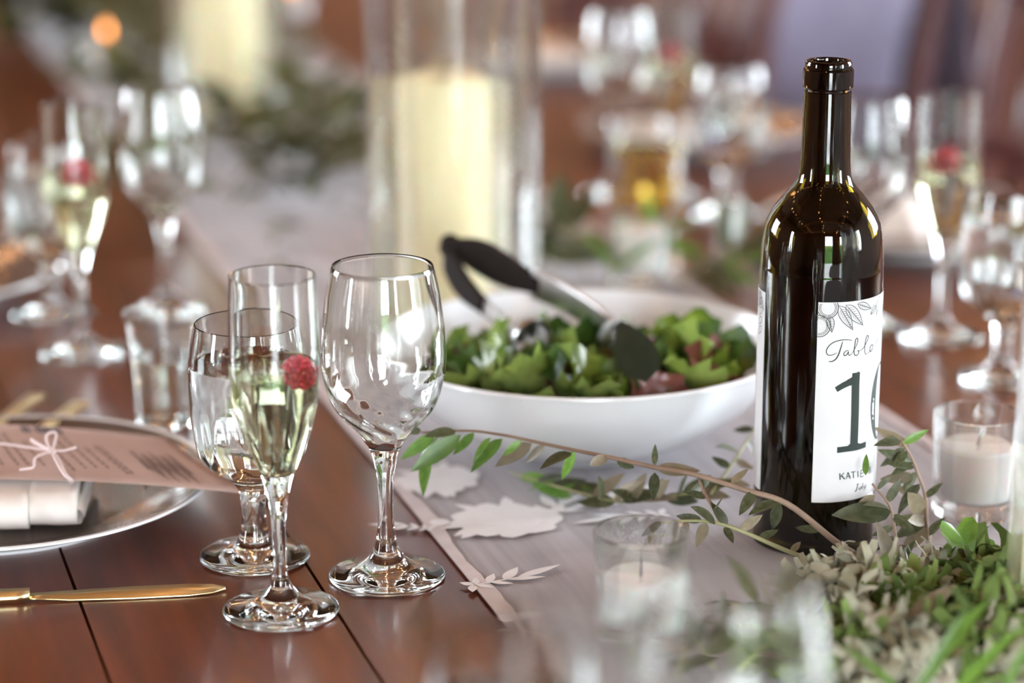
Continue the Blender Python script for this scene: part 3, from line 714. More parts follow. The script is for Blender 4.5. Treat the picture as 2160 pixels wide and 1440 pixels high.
votive(pix(228, 168, .0031), 'far lit votive with orange flame at the upper left', .030, .026, .060, .046, True)
votive(T_(-.338, 3.72, .0031), 'farthest lit votive with flame at the top edge', .030, .026, .060, .046, True)
def hurricane(loc, label, hr, hh, cr, ch, coff, name):
    t = thing('hurricane_vase', label, 'candle vase', loc, 0, 'tall clear glass hurricanes')
    P = [(0, 0), (hr-.003, 0), (hr, .003), (hr, hh*.5), (hr, hh-.001), (hr-.0011, hh), (hr-.0022, hh-.001), (hr-.0022, hh*.5), (hr-.0022, .008), (hr-.005, .006), (0, .006)]
    obj('glass_cylinder', lathe('glass_cylinder', P, M['thin_glass'], 72), t)
    c = thing('pillar_candle', name, 'candle', Vector(loc) + Vector((coff, 0, .0062)), 0, 'ivory pillar candles')
    obj('wax_body', lathe('wax_body', [(0, 0), (cr-.002, 0), (cr, .002), (cr, ch*.5), (cr, ch-.004), (cr-.004, ch), (cr*.6, ch-.002), (cr*.25, ch-.005), (0, ch-.005)], M['wax'], 56), c)
    obj('wick', tube('wick', [Vector((0, 0, ch-.007)), Vector((.0005, 0, ch+.004)), Vector((.003, 0, ch+.010))], .0011, .0009, M['wick'], 6), c)
hurricane(T_(-.047, 1.924, .0031), 'tall clear hurricane around the ivory pillar behind the salad bowl', .071, .38, .0378, .203, -.008, 'ivory pillar candle behind the salad bowl')
hurricane(T_(-.336, 2.82, .0031), 'far blurred hurricane around the pillar at the top left', .071, .38, .040, .23, 0, 'far blurred ivory pillar candle at the top left')
hurricane(T_(.342, 1.262, .0031), 'near blurred hurricane cut off by the right frame edge', .066, .38, .0378, .098, -.020, 'near short pillar candle inside the hurricane at the right edge')

# ------------------------------------------------------------------ left place setting
PL = Vector((-.330, 1.483, TZ))
plate_low = smooth_prof([(0,3,0),(78,3,0),(80,0,0),(84,0,0),(87,3),(108,11),(128,18.5),(135,21.3),(135.4,22.4),(134.6,23.2),(131,22.5,0)], 3)
plate_top = smooth_prof([(131,22.5,0),(122,19.5),(104,13.5),(93,10.2),(86,8.2),(60,7.6),(0,7.4,0)], 3)
lowp = [(max(0, a.x)*.001, a.y*.001) for a in plate_low] + [(.1305, .0215), (.104, .0115), (.086, .0062), (0, .0060)]; lowp[0] = (0, .003)
topp = [(max(0, a.x)*.001, a.y*.001) for a in plate_top] + [(0, .0061), (.086, .0063), (.104, .0117), (.1305, .0217), (.131, .0225)]
topp = topp[:len(plate_top)-1] + [(0, .0074)]
pl_me, pt_me = lathe('plate_body', lowp, M['ceramic'], 96), lathe('glazed_face', topp, M['plate_reflect'], 96)
def plate(loc, label):
    t = thing('dinner_plate', label, 'plate', loc, 0, 'dinner plates at the place settings'); obj('plate_body', pl_me, t); o = obj('glazed_face', pt_me, t); o['label'] = 'shiny glazed face with grey reflections in its colour'; return t
plate(PL, 'nearest dinner plate with shiny grey face under the menu card')
plate(T_(-.530, 2.05), 'blurred dinner plate at the left edge behind the nearest setting')
plate(T_(.375, 2.255), 'blurred dinner plate on the right behind the flute and bottle')
plate(T_(.215, 2.745), 'blurred dinner plate beyond the amber drink on the right')
plate(T_(.020, 3.30), 'farthest blurred dinner plate at the right side of the table')
# folded napkin of the nearest setting
nk = thing('napkin', 'ivory linen napkin folded flat on the nearest plate', 'napkin', pix(105, 1100, .012))
def fold(px0, px1, y_front, Y_back, z0, z1):
    """soft rounded slab: front edge at pixel y_front, running back under the card."""
    a = pix(px0, y_front, z0) - nk.location; b = pix(px1, y_front, z0) - nk.location
    n = 9; v = []; f = []; L_ = Y_back - pix(px0, y_front, z0).y; h = z1 - z0
    sec = []
    for i in range(n+1): t = pi*i/n; sec.append((-sin(t)*h*.55, h*.5 - cos(t)*h*.5))
    sec = [(L_, 0)] + [(s_, z_) for s_, z_ in sec] + [(L_*.5, h*1.15), (L_, h)]
    m_ = len(sec); cols = 6
    for c in range(cols+1):
        q = a + (b-a)*(c/cols); e = .0006*sin(c*1.3)
        for s_, z_ in sec: v.append((q.x + s_*(-.12), q.y + s_ + e, q.z + z_))
    for c in range(cols):
        for k in range(m_-1): f.append((c*m_+k, (c+1)*m_+k, (c+1)*m_+k+1, c*m_+k+1))
        f.append((c*m_+m_-1, (c+1)*m_+m_-1, (c+1)*m_, c*m_))
    f.append(tuple(range(m_))); f.append(tuple(cols*m_+k for k in range(m_-1, -1, -1)))
    return mesh('fold', v, f, M['napkin'])
obj('fold', fold(-70, 62, 1113, 1.55, .0115, .032), nk); obj('fold', fold(66, 164, 1104, 1.55, .0118, .033), nk)
e0 = pix(166, 1092, .017) - nk.location
spv = [e0 + Vector((.0035*cos(t)*(1-t*.05), .0003*t, .0058*sin(t)*(1-t*.05))) for t in [i*.45 for i in range(18)]]
v = []; f = []
for i, p in enumerate(spv): v += [p, p + Vector((-.006, .09, .004))]
for i in range(len(spv)-1): f.append((2*i, 2*i+1, 2*i+3, 2*i+2))
obj('rolled_edge', mesh('rolled_edge', v, f, M['napkin']), nk)
# menu card
CZ = .0375
BL, BR, TR, TL = pix(-260, 1016, CZ), pix(517, 1031, CZ-.006), pix(345, 915, CZ-.004), pix(-260, 900, CZ+.002)
org = (BL+BR+TR+TL)/4
def card(u, t, up=0.0):
    a = BL.lerp(BR, u); b = TL.lerp(TR, u); q = a.lerp(b, t); q = q + Vector((0, 0, .004*sin(pi*u) - .003*u*u + up)); return q - org
mc = thing('menu_card', 'kraft brown menu card tied with raffia on the nearest plate', 'menu card', org)
v = []; f = []; nu, nv = 24, 8
for up in (0, .0005):
    for j in range(nv+1):
        for i in range(nu+1): v.append(card(i/nu, j/nv, up))
K = (nu+1)*(nv+1)
for j in range(nv):
    for i in range(nu): a = j*(nu+1)+i; f.append((K+a, K+a+1, K+a+nu+2, K+a+nu+1)); f.append((a, a+nu+1, a+nu+2, a+1))
for i in range(nu): f.append((i, i+1, K+i+1, K+i)); c = nv*(nu+1)+i; f.append((c+1, c, K+c, K+c+1))
for j in range(nv): a = j*(nu+1); f.append((a+nu+1, a, K+a, K+a+nu+1)); c = a+nu; f.append((c, c+nu+1, K+c+nu+1, K+c))
obj('card_sheet', mesh('card_sheet', v, f, M['card']), mc)
def strokes(name, quads, mat):
    b = MB()
    for u0, t0_, u1, t1_, wd in quads:
        n = 6; vs = []
        for i in range(n+1):
            u = u0 + (u1-u0)*i/n; t_ = t0_ + (t1_-t0_)*i/n; vs += [card(u-wd, t_, .0008), card(u+wd, t_, .0008)]
        b.add(vs, [(2*i, 2*i+1, 2*i+3, 2*i+2) for i in range(n)])
    obj(name, b.mesh(name, mat), mc)
pr = random.Random(5); qs = []
for u in (.30, .355, .40, .43, .475, .55, .59, .625, .66, .70, .715):     # faint lines of small print, too blurred to read
    t_ = pr.uniform(.12, .25); end = pr.uniform(.6, .85)
    while t_ < end: d = pr.uniform(.03, .07); qs.append((u + .03*(.5-t_), t_, u + .03*(.5-t_-d), min(end, t_+d), .0032)); t_ += d + .018
strokes('small_print', qs, M['print'])
qs = []
for k in range(26):      # flourish title near the right end
    u = .79 + .005*k; c = .36 + .10*sin(k*1.1); h = .09 + .10*abs(sin(k*2.3)); qs.append((u, c-h, u+.004, c+h, .0018))
strokes('title_print', qs, M['print'])
qs = []
for k in range(9): u = .50 + .0155*k; qs.append((u, .86, u, .97, .005)) if k != 2 else None
strokes('heading_print', qs, M['navyprint'])
def raff(lst, r=.0008):
    return tube_vf(catmull([pix(x, y, z) - org for x, y, z in lst], 5), r, r, 6)
b = MB()
for l in ([(-60, 932, .047), (0, 935, .0455), (60, 943, .046), (108, 950, .047)], [(108, 950, .047), (75, 965, .046), (70, 985, .044), (42, 990, .045)], [(108, 950, .047), (135, 950, .048), (160, 943, .049)],
          [(108, 950, .047), (98, 930, .052), (100, 915, .055), (118, 912, .054), (115, 935, .05), (108, 950, .047)], [(108, 950, .047), (80, 935, .052), (66, 926, .053), (72, 934, .050), (108, 950, .047)],
          [(108, 950, .047), (120, 975, .0455), (135, 1000, .0445), (148, 1013, .041), (150, 1018, .036)], [(112, 948, .047), (126, 972, .0455), (140, 1000, .0445), (152, 1012, .041), (154, 1018, .036)],
          [(104, 955, .0475), (108, 946, .049), (114, 948, .0485), (113, 956, .0475)]):
    v, f = raff(l); b.add(v, f)
obj('raffia_bow', b.mesh('raffia_bow', M['twine'], True), mc)
# gold cutlery
def flat_piece(name, outline, th, mat, z=0.0):
    """outline: (x, halfwidth, z) along the piece."""
    n = len(outline); v = []; f = []
    for x, hw, zz in outline: v += [(x, hw, zz+z), (x, -hw, zz+z), (x, -hw*.85, zz+z+th), (x, hw*.85, zz+z+th)]
    for i in range(n-1):
        for k in range(4): k2 = (k+1) % 4; f.append((i*4+k, i*4+k2, i*4+4+k2, i*4+4+k))
    f.append((3, 2, 1, 0)); m_ = (n-1)*4; f.append((m_, m_+1, m_+2, m_+3))
    me = mesh(name, v, f, mat); bm = bmesh.new(); bm.from_mesh(me); bmesh.ops.recalc_face_normals(bm, faces=bm.faces); bm.to_mesh(me); bm.free(); return me
kp, kt = pix(78, 1262, .001), pix(476, 1243, .001); kd = kt - kp
kn = thing('table_knife', 'gold table knife lying on bare wood before the nearest plate', 'knife', kp, atan2(kd.y, kd.x)); KL = kd.length
kn.rotation_euler = (radians(8), 0, atan2(kd.y, kd.x)); kn.location.z = TZ + .0014
obj('blade', flat_piece('blade', [(-.006, .0035, .0006), (.006, .0045, .0004), (.02, .0062, 0), (KL*.5, .0076, 0), (KL*.8, .0074, 0), (KL*.93, .0054, 0), (KL, .0012, 0)], .0012, M['gold']), kn)
obj('handle', flat_piece('handle', [(-.12, .0052, 0), (-.115, .0060, 0), (-.06, .0056, 0), (-.012, .0052, 0), (-.004, .004, .0004)], .0048, M['gold']), kn)
def fork(tip, tail, z0, z1, label):
    a = pix(*tip, z0); b_ = pix(*tail, z1); d = b_ - a; L_ = d.length
    t = thing('dinner_fork', label, 'fork', a, 0, 'gold forks beyond the nearest plate'); q = basis(a, b_, Vector((0, 0, 1))); q = q.to_3x3(); q.normalize(); t.rotation_euler = q.to_euler()
    obj('handle', flat_piece('handle', [(0, .0066, 0), (.004, .0076, 0), (L_*.35, .0062, 0), (L_*.6, .0038, 0), (L_*.66, .0045, 0)], .0026, M['gold']), t)
    obj('head', flat_piece('head', [(L_*.66, .0045, 0), (L_*.72, .0105, -.002), (L_*.8, .0115, -.003)], .0018, M['gold']), t)
    for k in range(4): y = -.009 + .006*k; o = obj('tine', flat_piece('tine', [(L_*.79, .0016, -.003), (L_*.92, .0013, -.001), (L_, .0006, .002)], .0014, M['gold']), t); o.location = (0, y, 0)
fork((78, 836), (-95, 962), .012, .0300, 'blurred gold fork end left of its twin beyond the plate')
fork((172, 852), (12, 958), .012, .0300, 'blurred gold fork end right of its twin beyond the plate')
# napkins on the other plates
def napkin_cone(loc, label, rz, cone=True):
    t = thing('napkin', label, 'napkin', loc, rz)
    if cone:
        v = []; f = []; n = 40
        for j in range(7):
            q = j/6; r_ = .036*(1-q)**.85
            for k in range(n): a = 2*pi*k/n; rr = r_*(1 + .16*sin(7*a + q)*(1-q*.5)); v.append((rr*cos(a)*1.25, rr*sin(a), .040*q))
        for j in range(6):
            for k in range(n): k2 = (k+1) % n; f.append((j*n+k, j*n+k2, (j+1)*n+k2, (j+1)*n+k))
        obj('draped_cloth', mesh('draped_cloth', v, f, M['napkin']), t)
    else:
        for k, (w_, l_) in enumerate(((.085, .13), (.078, .12))):
            obj('fold', bevel_box('fold', -w_, w_*.9, -l_*.5, l_*.5, .007*k, .007*k+.0065, M['napkin'], .003), t)
    return t
napkin_cone(T_(.372, 2.262, .0085), 'blurred ivory napkin peaked on the plate right of the bottle', .3)
napkin_cone(T_(.212, 2.745, .009), 'blurred ivory napkin folded flat on the plate beyond the amber drink', A, False)
napkin_cone(T_(.020, 3.30, .009), 'farthest blurred ivory napkin folded flat on its plate', A, False)
napkin_cone(T_(-.555, 2.06, .009), 'blurred ivory napkin on the plate at the left edge', A, False)

# ------------------------------------------------------------------ foliage
OL = [leaf_mesh('leaf', M['olive'], .34, .2, b_, 7, 0, .75) for b_ in (.05, .2, -.1)]
OB = [leaf_mesh('leaf', M['olivebright'], .30, .2, b_, 7, 0, .75) for b_ in (.05, .2)]
OP = [leaf_mesh('leaf', M['olivepale'], .36, .15, b_, 7, 0, .75) for b_ in (.1, -.1)]
GA = [leaf_mesh('leaf', M['garland'], .42, .25, b_, 5, .01, .7) for b_ in (.1, .3, -.1)]
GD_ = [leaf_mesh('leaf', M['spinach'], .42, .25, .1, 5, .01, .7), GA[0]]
lr = random.Random(17)
VIEW = Vector((0, -.75, .65))
def sprig(name, label, cat, path, r0, r1, leaves, stemmat, group=None):
    P = [pixY(*q) for q in path]; root = P[0].copy()
    t = thing(name, label, cat, root, 0, group)
    C_ = catmull([p - root for p in P], 6); obj('stem', tube('stem', C_, r0, r1, stemmat, 7), t)
    for (bx, by), (tx, ty), kind in leaves:
        # depth of the nearest stem point in the picture decides the leaf's own depth
        best = min(C_, key=lambda c: (1080 + FPX*((c+root).x)/((c+root) - CAM).dot(Vector((0, cos(PITCH), -sin(PITCH)))) - bx)**2)
        Y = (best + root).y; a = pixY(bx, by, Y); tipY = Y + lr.uniform(-.018, .012); b_ = pixY(tx, ty, tipY)
        if b_.z < TZ + .004: b_ = pix(tx, ty, .004)
        if a.z < TZ + .003: a = pix(bx, by, .003)
        me = lr.choice({'o': OL, 'b': OB, 'p': OP}[kind])
        obj('leaf', me, t, basis(a - root, b_ - root, (VIEW + Vector((lr.uniform(-.5, .5), 0, lr.uniform(-.3, .5)))).normalized(), lr.uniform(-.4, .4)))
    return t
sprig('olive_branch', 'long olive branch arching past the bottle base in front of the bowl', 'branch',
    [(1815, 1176, 1.378), (1760, 1140, 1.376), (1660, 1062, 1.372), (1568, 1032, 1.376), (1464, 1000, 1.385), (1381, 985, 1.395), (1277, 962, 1.405), (1206, 948, 1.412), (1127, 931, 1.418), (1060, 917, 1.424), (985, 908, 1.43), (885, 912, 1.436)], .0021, .0007,
    [((1210,948),(1187,1016),'b'), ((1381,981),(1384,936),'o'), ((1383,988),(1474,998),'p'), ((1381,996),(1378,1050),'o'), ((1543,1019),(1578,986),'p'), ((1647,1060),(1626,1118),'o'), ((1643,1058),(1583,1072),'o'), ((1729,1121),(1676,1110),'o'),
     ((1060,925),(988,990),'b'), ((1035,922),(992,970),'b'), ((972,917),(866,994),'b'), ((905,948),(884,1044),'b'), ((1122,935),(1042,982),'p'), ((918,915),(845,968),'b'), ((1206,954),(1142,974),'o'), ((962,908),(897,918),'o'), ((890,912),(842,900),'o'),
     ((930,912),(868,978),'b'), ((1150,938),(1105,975),'p'), ((1300,968),(1345,990),'o'), ((1280,962),(1240,985),'p'), ((1590,1036),(1560,1085),'o'), ((1500,1010),(1455,1045),'o'), ((1100,928),(1060,962),'b'), ((1000,912),(955,960),'b')], M['stem'])
sprig('olive_branch', 'olive sprig with brown stem curving low in front of the bottle', 'branch',
    [(1739, 1192, 1.366), (1652, 1158, 1.362), (1568, 1121, 1.362), (1510, 1102, 1.364), (1456, 1098, 1.366), (1402, 1102, 1.368), (1362, 1118, 1.372)], .0016, .0006,
    [((1402,1100),(1352,1130),'o'), ((1432,1098),(1404,1138),'p'), ((1448,1098),(1437,1146),'p'), ((1482,1098),(1424,1086),'o'), ((1510,1102),(1460,1066),'o'), ((1535,1108),(1500,1058),'o'), ((1560,1118),(1610,1085),'p'), ((1490,1100),(1470,1150),'p'), ((1530,1110),(1545,1150),'o'), ((1600,1135),(1640,1120),'o'), ((1380,1106),(1370,1160),'p'), ((1668,1165),(1690,1140),'p')], M['greenstem'])
sprig('olive_twig', 'short bare olive twig joining the two stems left of the bottle', 'twig',
    [(1522, 1104, 1.366), (1508, 1075, 1.372), (1489, 1046, 1.380), (1475, 1012, 1.388)], .0016, .0009, [((1508,1075),(1530,1052),'o'), ((1490,1048),(1440,1040),'o')], M['stem'])
sprig('olive_sprig', 'upright olive sprig between the bottle and the right votive', 'branch',
    [(1962, 1195, 1.395), (1955, 1111, 1.398), (1951, 1044, 1.402), (1933, 991, 1.404), (1920, 960, 1.404), (1902, 929, 1.402)], .0013, .0007,
    [((1918,942),(1842,905),'p'), ((1922,972),(1853,950),'o'), ((1930,1005),(1858,1012),'p'), ((1950,1085),(1908,1032),'p'), ((1912,950),(1885,990),'o'), ((1905,935),(1958,906),'b'), ((1935,995),(1900,1040),'o'), ((1952,1060),(1880,1025),'p'), ((1953,1095),(1885,1140),'o'), ((1956,1130),(1990,1090),'o'), ((1900,930),(1850,932),'o'), ((1925,975),(1880,1000),'o'), ((1940,1020),(1890,1075),'o'), ((1928,985),(1870,975),'o'), ((1910,945),(1862,985),'o'), ((1950,1050),(1990,1020),'o'), ((1954,1100),(1905,1095),'p'), ((1955,1110),(1900,1170),'p')], M['stem'])
sprig('olive_sprig', 'low leafy olive sprig at the right foot of the bottle', 'branch',
    [(1908, 1215, 1.360), (1890, 1140, 1.366), (1878, 1070, 1.374), (1840, 1020, 1.376)], .0013, .0007,
    [((1880,1078),(1748,1094),'o'), ((1897,1216),(1838,1100),'p'), ((1882,1085),(1930,1120),'o'), ((1826,1002),(1827,956),'b'), ((1846,1045),(1806,1066),'p'), ((1888,1130),(1850,1160),'o'), ((1892,1150),(1930,1190),'p'), ((1870,1060),(1900,1010),'o'), ((1895,1170),(1860,1205),'o'), ((1885,1110),(1925,1075),'o'), ((1850,1030),(1880,1005),'o'), ((1880,1075),(1830,1050),'o'), ((1885,1110),(1840,1130),'o'), ((1898,1180),(1935,1140),'o'), ((1900,1195),(1870,1150),'p'), ((1905,1205),(1960,1180),'o')], M['stem'])
sprig('olive_sprig', 'blurred olive sprig lying under the front of the salad bowl', 'branch',
    [(1500, 1030, 1.462), (1381, 1052, 1.452), (1297, 1056, 1.452), (1214, 1037, 1.472), (1130, 1012, 1.50), (1077, 996, 1.515)], .0013, .0007,
    [((1095,1005),(1170,1010),'b'), ((1120,1015),(1215,1050),'b'), ((1160,1025),(1240,1010),'o'), ((1200,1035),(1290,1025),'o'), ((1250,1048),(1320,1000),'p'), ((1290,1055),(1350,1010),'p'), ((1330,1055),(1360,1000),'p'), ((1370,1052),(1420,1010),'p'), ((1420,1045),(1490,1040),'o'), ((1300,1058),(1220,1062),'o'), ((1400,1050),(1470,1060),'o'), ((1150,1022),(1110,1035),'b'), ((1340,1056),(1300,1030),'o'), ((1440,1040),(1500,1005),'o'), ((1180,1030),(1255,1032),'b'), ((1225,1040),(1300,1048),'o'), ((1270,1052),(1265,1005),'o'), ((1310,1056),(1395,1030),'o'), ((1355,1055),(1425,1045),'p'), ((1390,1052),(1400,1005),'o'), ((1430,1043),(1460,1000),'o'), ((1460,1036),(1540,1045),'p'), ((1480,1032),(1545,1012),'o'), ((1130,1014),(1190,1000),'o')], M['greenstem'])
sprig('olive_sprig', 'blurred olive sprig between the salad bowl and the bottle', 'branch',
    [(1500, 1040, 1.45), (1540, 985, 1.475), (1575, 930, 1.50), (1600, 890, 1.52)], .0013, .0007,
    [((1540,985),(1500,960),'o'), ((1550,970),(1590,990),'p'), ((1560,955),(1520,930),'o'), ((1575,930),(1600,960),'o'), ((1520,1015),(1580,1020),'p'), ((1590,905),(1545,905),'o')], M['greenstem'])
# lobed green leaf by the votive
b = MB(); n = 26; vs = [(0, 0, .002)]
for i in range(n): a = 2*pi*i/n; r_ = .017*(1 + .32*cos(5*a)); vs.append((r_*cos(a), r_*sin(a)*.9, .004*sin(3*a)))
b.add(vs, [(0, i+1, (i+1) % n+1) for i in range(n)])
o = obj('lobed_leaf', b.mesh('lobed_leaf', M['olivebright'], True)); o.location = pixY(2035, 1150, 1.345); o.rotation_euler = (1.0, .2, .3); tag(o, 'bright green lobed leaf below the right votive', 'leaf')
# generic leafy sprigs of the garland
gr = random.Random(33)
def bush(loc, label, n, size, meshes, stemmat, group, height=.05, spread=.11, ang=None, name='leafy_sprig'):
    t = thing(name, label, 'sprig', loc, 0, group); a = gr.uniform(0, 6.28) if ang is None else ang
    d = Vector((cos(a), sin(a), 0)); C_ = [d*(spread*q) + Vector((0, 0, .004 + height*sin(pi*min(1, q*.75)))) for q in [i/7 for i in range(8)]]
    obj('stem', tube('stem', C_, .0014, .0007, stemmat, 5), t)
    for k in range(n):
        q = C_[min(7, 1 + int(7*k/n))]; da = a + gr.uniform(.4, 1.5)*(1 if k % 2 else -1); L_ = size*gr.uniform(.7, 1.2)
        e = q + Vector((cos(da), sin(da), gr.uniform(-.3, .8)))*L_; e.z = max(e.z, .004)
        obj('leaf', gr.choice(meshes), t, basis(q, e, Vector((gr.uniform(-.4, .4), gr.uniform(-.6, .1), 1)).normalized(), gr.uniform(-.6, .6)))
    return t
GB = 'blurred garland sprigs left of the pillar candle'
for i in range(22):
    px, py = gr.uniform(470, 730), gr.uniform(300, 425)
    bush(pix(px, py, .003), 'muted olive green sprig in the blurred garland left of the pillar candle, ' + ('far' if py < 360 else 'near') + (' left' if px < 600 else ' right'), 12, .045, GA if i % 3 else OL, M['stem'], GB, gr.uniform(.02, .075))
GC = 'far garland sprigs at the upper left'
for i in range(24):
    px = gr.uniform(250, 600); py = gr.uniform(60, 260) ; px -= (260-py)*.3
    bush(pix(px, py, .003), 'muted green sprig of the far garland at the upper left, ' + ('far' if py < 150 else 'near') + (' left' if px < 400 else ' right'), 12, .055, GA if i % 2 else OL, M['stem'], GC, gr.uniform(.03, .10))
GH = 'dark far garland at the top left corner'
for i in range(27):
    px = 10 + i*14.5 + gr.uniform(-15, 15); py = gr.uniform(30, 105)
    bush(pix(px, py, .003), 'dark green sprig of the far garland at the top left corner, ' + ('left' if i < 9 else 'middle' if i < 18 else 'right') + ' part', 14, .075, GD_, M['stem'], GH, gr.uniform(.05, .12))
GD = 'green sprigs lying behind the salad bowl'
for px, py, an in ((1275, 615, .9), (1240, 600, 1.8), (1430, 610, .2), (1500, 612, .3), (1560, 590, .6), (1300, 590, 2.6), (1180, 590, 2.9)):
    bush(pix(px, py, .003), 'blurred green leafy sprig behind the salad bowl, ' + ('left' if px < 1350 else 'right') + ' of the white votive', 9, .05, OB if px in (1275, 1500) else OL, M['greenstem'], GD, .035, .09, an)
for px, py, l in ((575, 530, 'small dark green sprig on the pale runner left of the pillar candle'), (640, 600, 'small olive sprig on the runner just behind the focused flute'), (490, 445, 'small green sprig at the left edge of the pale runner')):
    bush(pix(px, py, .003), l, 6, .030, OL, M['greenstem'], None, .02, .05)
# white blossoms in the garland
def blossom(loc, label, r_=.028, group='white blossoms in the blurred garland'):
    t = thing('white_flower', label, 'flower', loc, gr.uniform(0, 6), group)
    pm = leaf_mesh('petal', M['petal'], .75, .3, -.25, 5, 0, .9)
    for ring, n, el in ((0, 7, .2), (1, 5, .7), (2, 3, 1.1)):
        for k in range(n):
            a = 2*pi*k/n + ring*.5; L_ = r_*(1 - .2*ring); e = Vector((cos(a)*cos(el), sin(a)*cos(el), sin(el)))*L_
            obj('petal', pm, t, basis(Vector((0, 0, .012)), e + Vector((0, 0, .012)), Vector((-cos(a)*sin(el), -sin(a)*sin(el), cos(el)))))
    return t
for px, py, z in ((575, 335, .035), (625, 395, .02), (700, 330, .03), (545, 215, .02), (655, 205, .02), (470, 300, .015), (700, 250, .01), (400, 245, .03)):
    blossom(pix(px, py, z), 'white blossom tucked in the blurred garland', gr.uniform(.028, .04))
# foreground moss and blades
def moss_clump(loc, label, r_, n, mat, seed):
    rr = random.Random(seed); b = MB()
    for i in range(n):
        ph = rr.uniform(0, 6.28); el = math.acos(rr.uniform(.02, 1)); d = Vector((sin(el)*cos(ph), sin(el)*sin(ph), cos(el)))
        p = d*(r_*rr.uniform(.45, .85)); p.z = abs(p.z)*.85; w_ = r_*rr.uniform(.06, .15); vs = []
        sd_ = d.cross(Vector((rr.uniform(-1, 1), rr.uniform(-1, 1), rr.uniform(-1, 1)))).normalized(); cu = rr.uniform(-2.6, 2.6)
        dd = d.copy()
        for k in range(6):
            ww = w_*(1 - .12*k); vs += [p + sd_*ww, p - sd_*ww]
            dd = (Matrix.Rotation(cu*.45, 3, sd_) @ dd); dd = (dd + Vector((rr.uniform(-.3, .3), rr.uniform(-.3, .3), rr.uniform(-.2, .3)))).normalized(); p = p + dd*(r_*.085)
            p.z = max(p.z, .002)
        b.add(vs, [(2*k, 2*k+1, 2*k+3, 2*k+2) for k in range(5)])
    o = obj('moss_clump', b.mesh('moss_clump', mat, True), loc=loc); tag(o, label, 'moss', None, 'stuff'); return o
for k, (px, py, r_, n, mt, lab) in enumerate(((1800, 1300, .046, 300, 'moss', 'pale curly moss clump below the bottle'), (1900, 1320, .040, 300, 'mossgreen', 'green moss clump right of the pale clump below the bottle'),
        (1985, 1270, .038, 280, 'moss', 'pale curly moss clump below the lobed green leaf'), (2120, 1290, .050, 320, 'mossgreen', 'green moss clump at the foot of the right hurricane'), (1770, 1420, .040, 420, 'mossgreen', 'green moss clump at the bottom edge left of the long blade'),
        (1880, 1440, .046, 300, 'moss', 'pale moss clump cut by the bottom frame edge'), (2070, 1400, .050, 320, 'mossgreen', 'green moss clump in the bottom right corner'), (2150, 1420, .045, 400, 'moss', 'pale moss tuft in the extreme bottom right corner'))):
    moss_clump(pix(px, py, .002), lab, r_, n, M[mt], 50+k)
BLD = [leaf_mesh('leaf', M['olivebright'], .12, .3, .12, 8, 0, .7)]
t = thing('long_leaf_sprig', 'blurred sprig of long bright green blades in the bottom right', 'sprig', pix(1985, 1440, .004))
for (bx, by, bY), (tx, ty, tY) in (((1925, 1470, 1.10), (2055, 1275, 1.13)), ((2000, 1480, 1.10), (2160, 1300, 1.12)), ((1900, 1460, 1.12), (1780, 1350, 1.14)), ((2040, 1470, 1.12), (2035, 1330, 1.14)), ((1960, 1420, 1.12), (2090, 1240, 1.16)), ((2110, 1470, 1.10), (2180, 1330, 1.1))):
    obj('leaf', BLD[0], t, basis(pixY(bx, by, bY) - t.location, pixY(tx, ty, tY) - t.location, VIEW, gr.uniform(-.5, .5)))
GE = 'dusty green foreground sprigs among the moss'
for px, py, an in ((1720, 1425, 2.9), (1830, 1410, .6), (1950, 1420, .3), (2050, 1380, .4), (2120, 1410, 2.9), (1740, 1360, 2.9)):
    bush(pix(px, py, .004), 'blurred dusty green sprig among the foreground moss', 9, .026, OL + OP, M['greenstem'], GE, .018, .05, an)
GF = 'blurred green sprigs at the bottom centre'
for px, py, an in ((1400, 1440, 1.2), (1560, 1425, .5), (1660, 1410, 1.0), (1500, 1420, 2.2)):
    bush(pix(px, py, .004), 'strongly blurred green sprig at the bottom centre, ' + {1400: 'leftmost', 1500: 'second from left', 1560: 'second from right', 1660: 'rightmost'}[px], 9, .024, OL, M['greenstem'], GF, .012, .06, an)

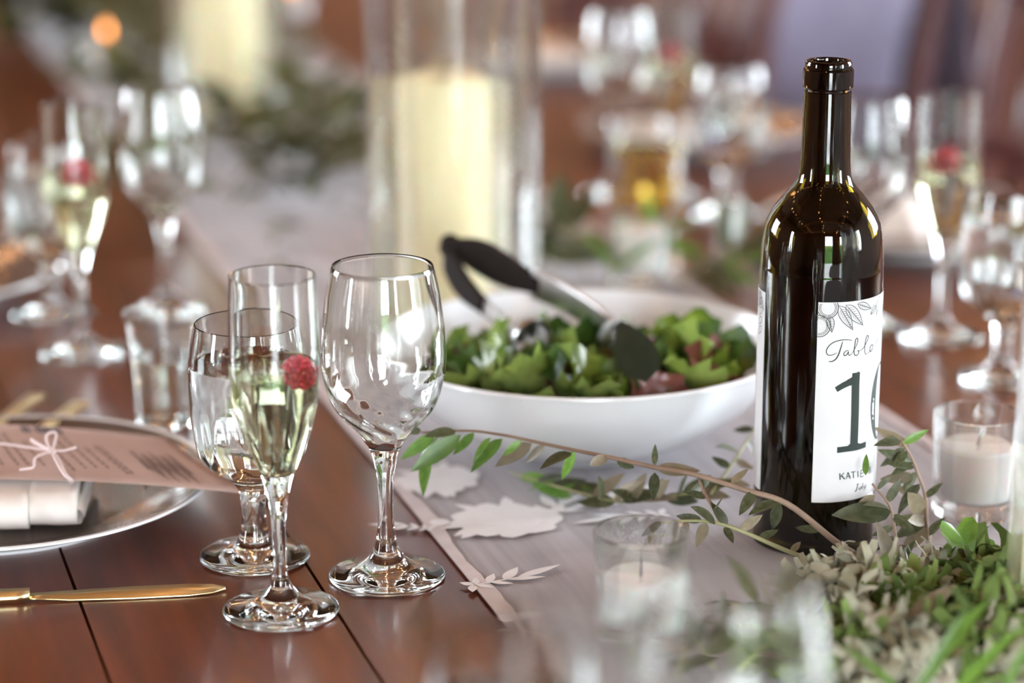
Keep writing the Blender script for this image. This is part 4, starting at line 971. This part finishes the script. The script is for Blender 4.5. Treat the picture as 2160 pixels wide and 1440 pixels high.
# ------------------------------------------------------------------ chairs on the far side
def make_chair(loc, label, rz):
    t = thing('dining_chair', label, 'chair', loc, rz, 'chairs along the right side of the table')      # +x is the back
    obj('seat', bevel_box('seat', -.21, .21, -.21, .21, .43, .47, M['chair'], .012), t)
    for x, y in ((-.18, -.18), (-.18, .18)): obj('leg', bevel_box('leg', x-.018, x+.018, y-.018, y+.018, 0, .43, M['chair'], .005), t)
    for y in (-.185, .185):
        v, f = bar_vf(catmull([Vector((.20, y, 0)), Vector((.19, y, .45)), Vector((.22, y, .72)), Vector((.26, y, .95))], 4), .036, .03, Vector((0, 1, 0))); obj('back_post', mesh('back_post', v, f, M['chair']), t)
    for z, x, h in ((.90, .25, .07), (.68, .22, .035), (.55, .205, .03)): obj('back_rail', bevel_box('back_rail', x-.011, x+.011, -.17, .17, z-h/2, z+h/2, M['chair'], .006), t)
    for y in (-.09, 0, .09):
        v, f = bar_vf([Vector((.208, y, .55)), Vector((.222, y, .70)), Vector((.25, y, .88))], .03, .012, Vector((0, 1, 0))); obj('back_slat', mesh('back_slat', v, f, M['chair']), t)
    return t
labs = ['dark mahogany chair cut off at the top right corner', 'dark mahogany chair under the lavender cloth', 'dark mahogany chair left of the lavender cloth', 'farthest dark mahogany chair at the top edge']
for k, s in enumerate((2.62, 3.19, 3.76, 4.33)):
    q = tab(s, 1.30); make_chair((q.x, q.y, 0), labs[k], A)
# cloth draped over the second chair's back
q = tab(3.19, 1.30); v = []; f = []; n = 60
prof_ = [(.30, .46), (.298, .60), (.292, .75), (.285, .88), (.272, .962), (.255, .972), (.236, .962), (.212, .88), (.195, .76), (.185, .62), (.178, .50)]
for j, (x, z) in enumerate(prof_):
    amp = .014*abs(z-.97)/.4
    for i in range(n+1): y = -.215 + .43*i/n; v.append((x + (amp if x > .25 else -amp)*(1+sin(i*1.05 + j*.15)), y*(1 - .25*abs(z-.97)), z))
for j in range(len(prof_)-1):
    for i in range(n): a = j*(n+1)+i; f.append((a, a+1, a+n+2, a+n+1))
o = obj('draped_cloth', mesh('draped_cloth', v, f, M['lavender'])); o.location = (q.x, q.y, 0); o.rotation_euler = (0, 0, A)
md = o.modifiers.new('thick', 'SOLIDIFY'); md.thickness = .003
tag(o, 'lavender grey cloth draped over a chair back at the upper right', 'cloth')
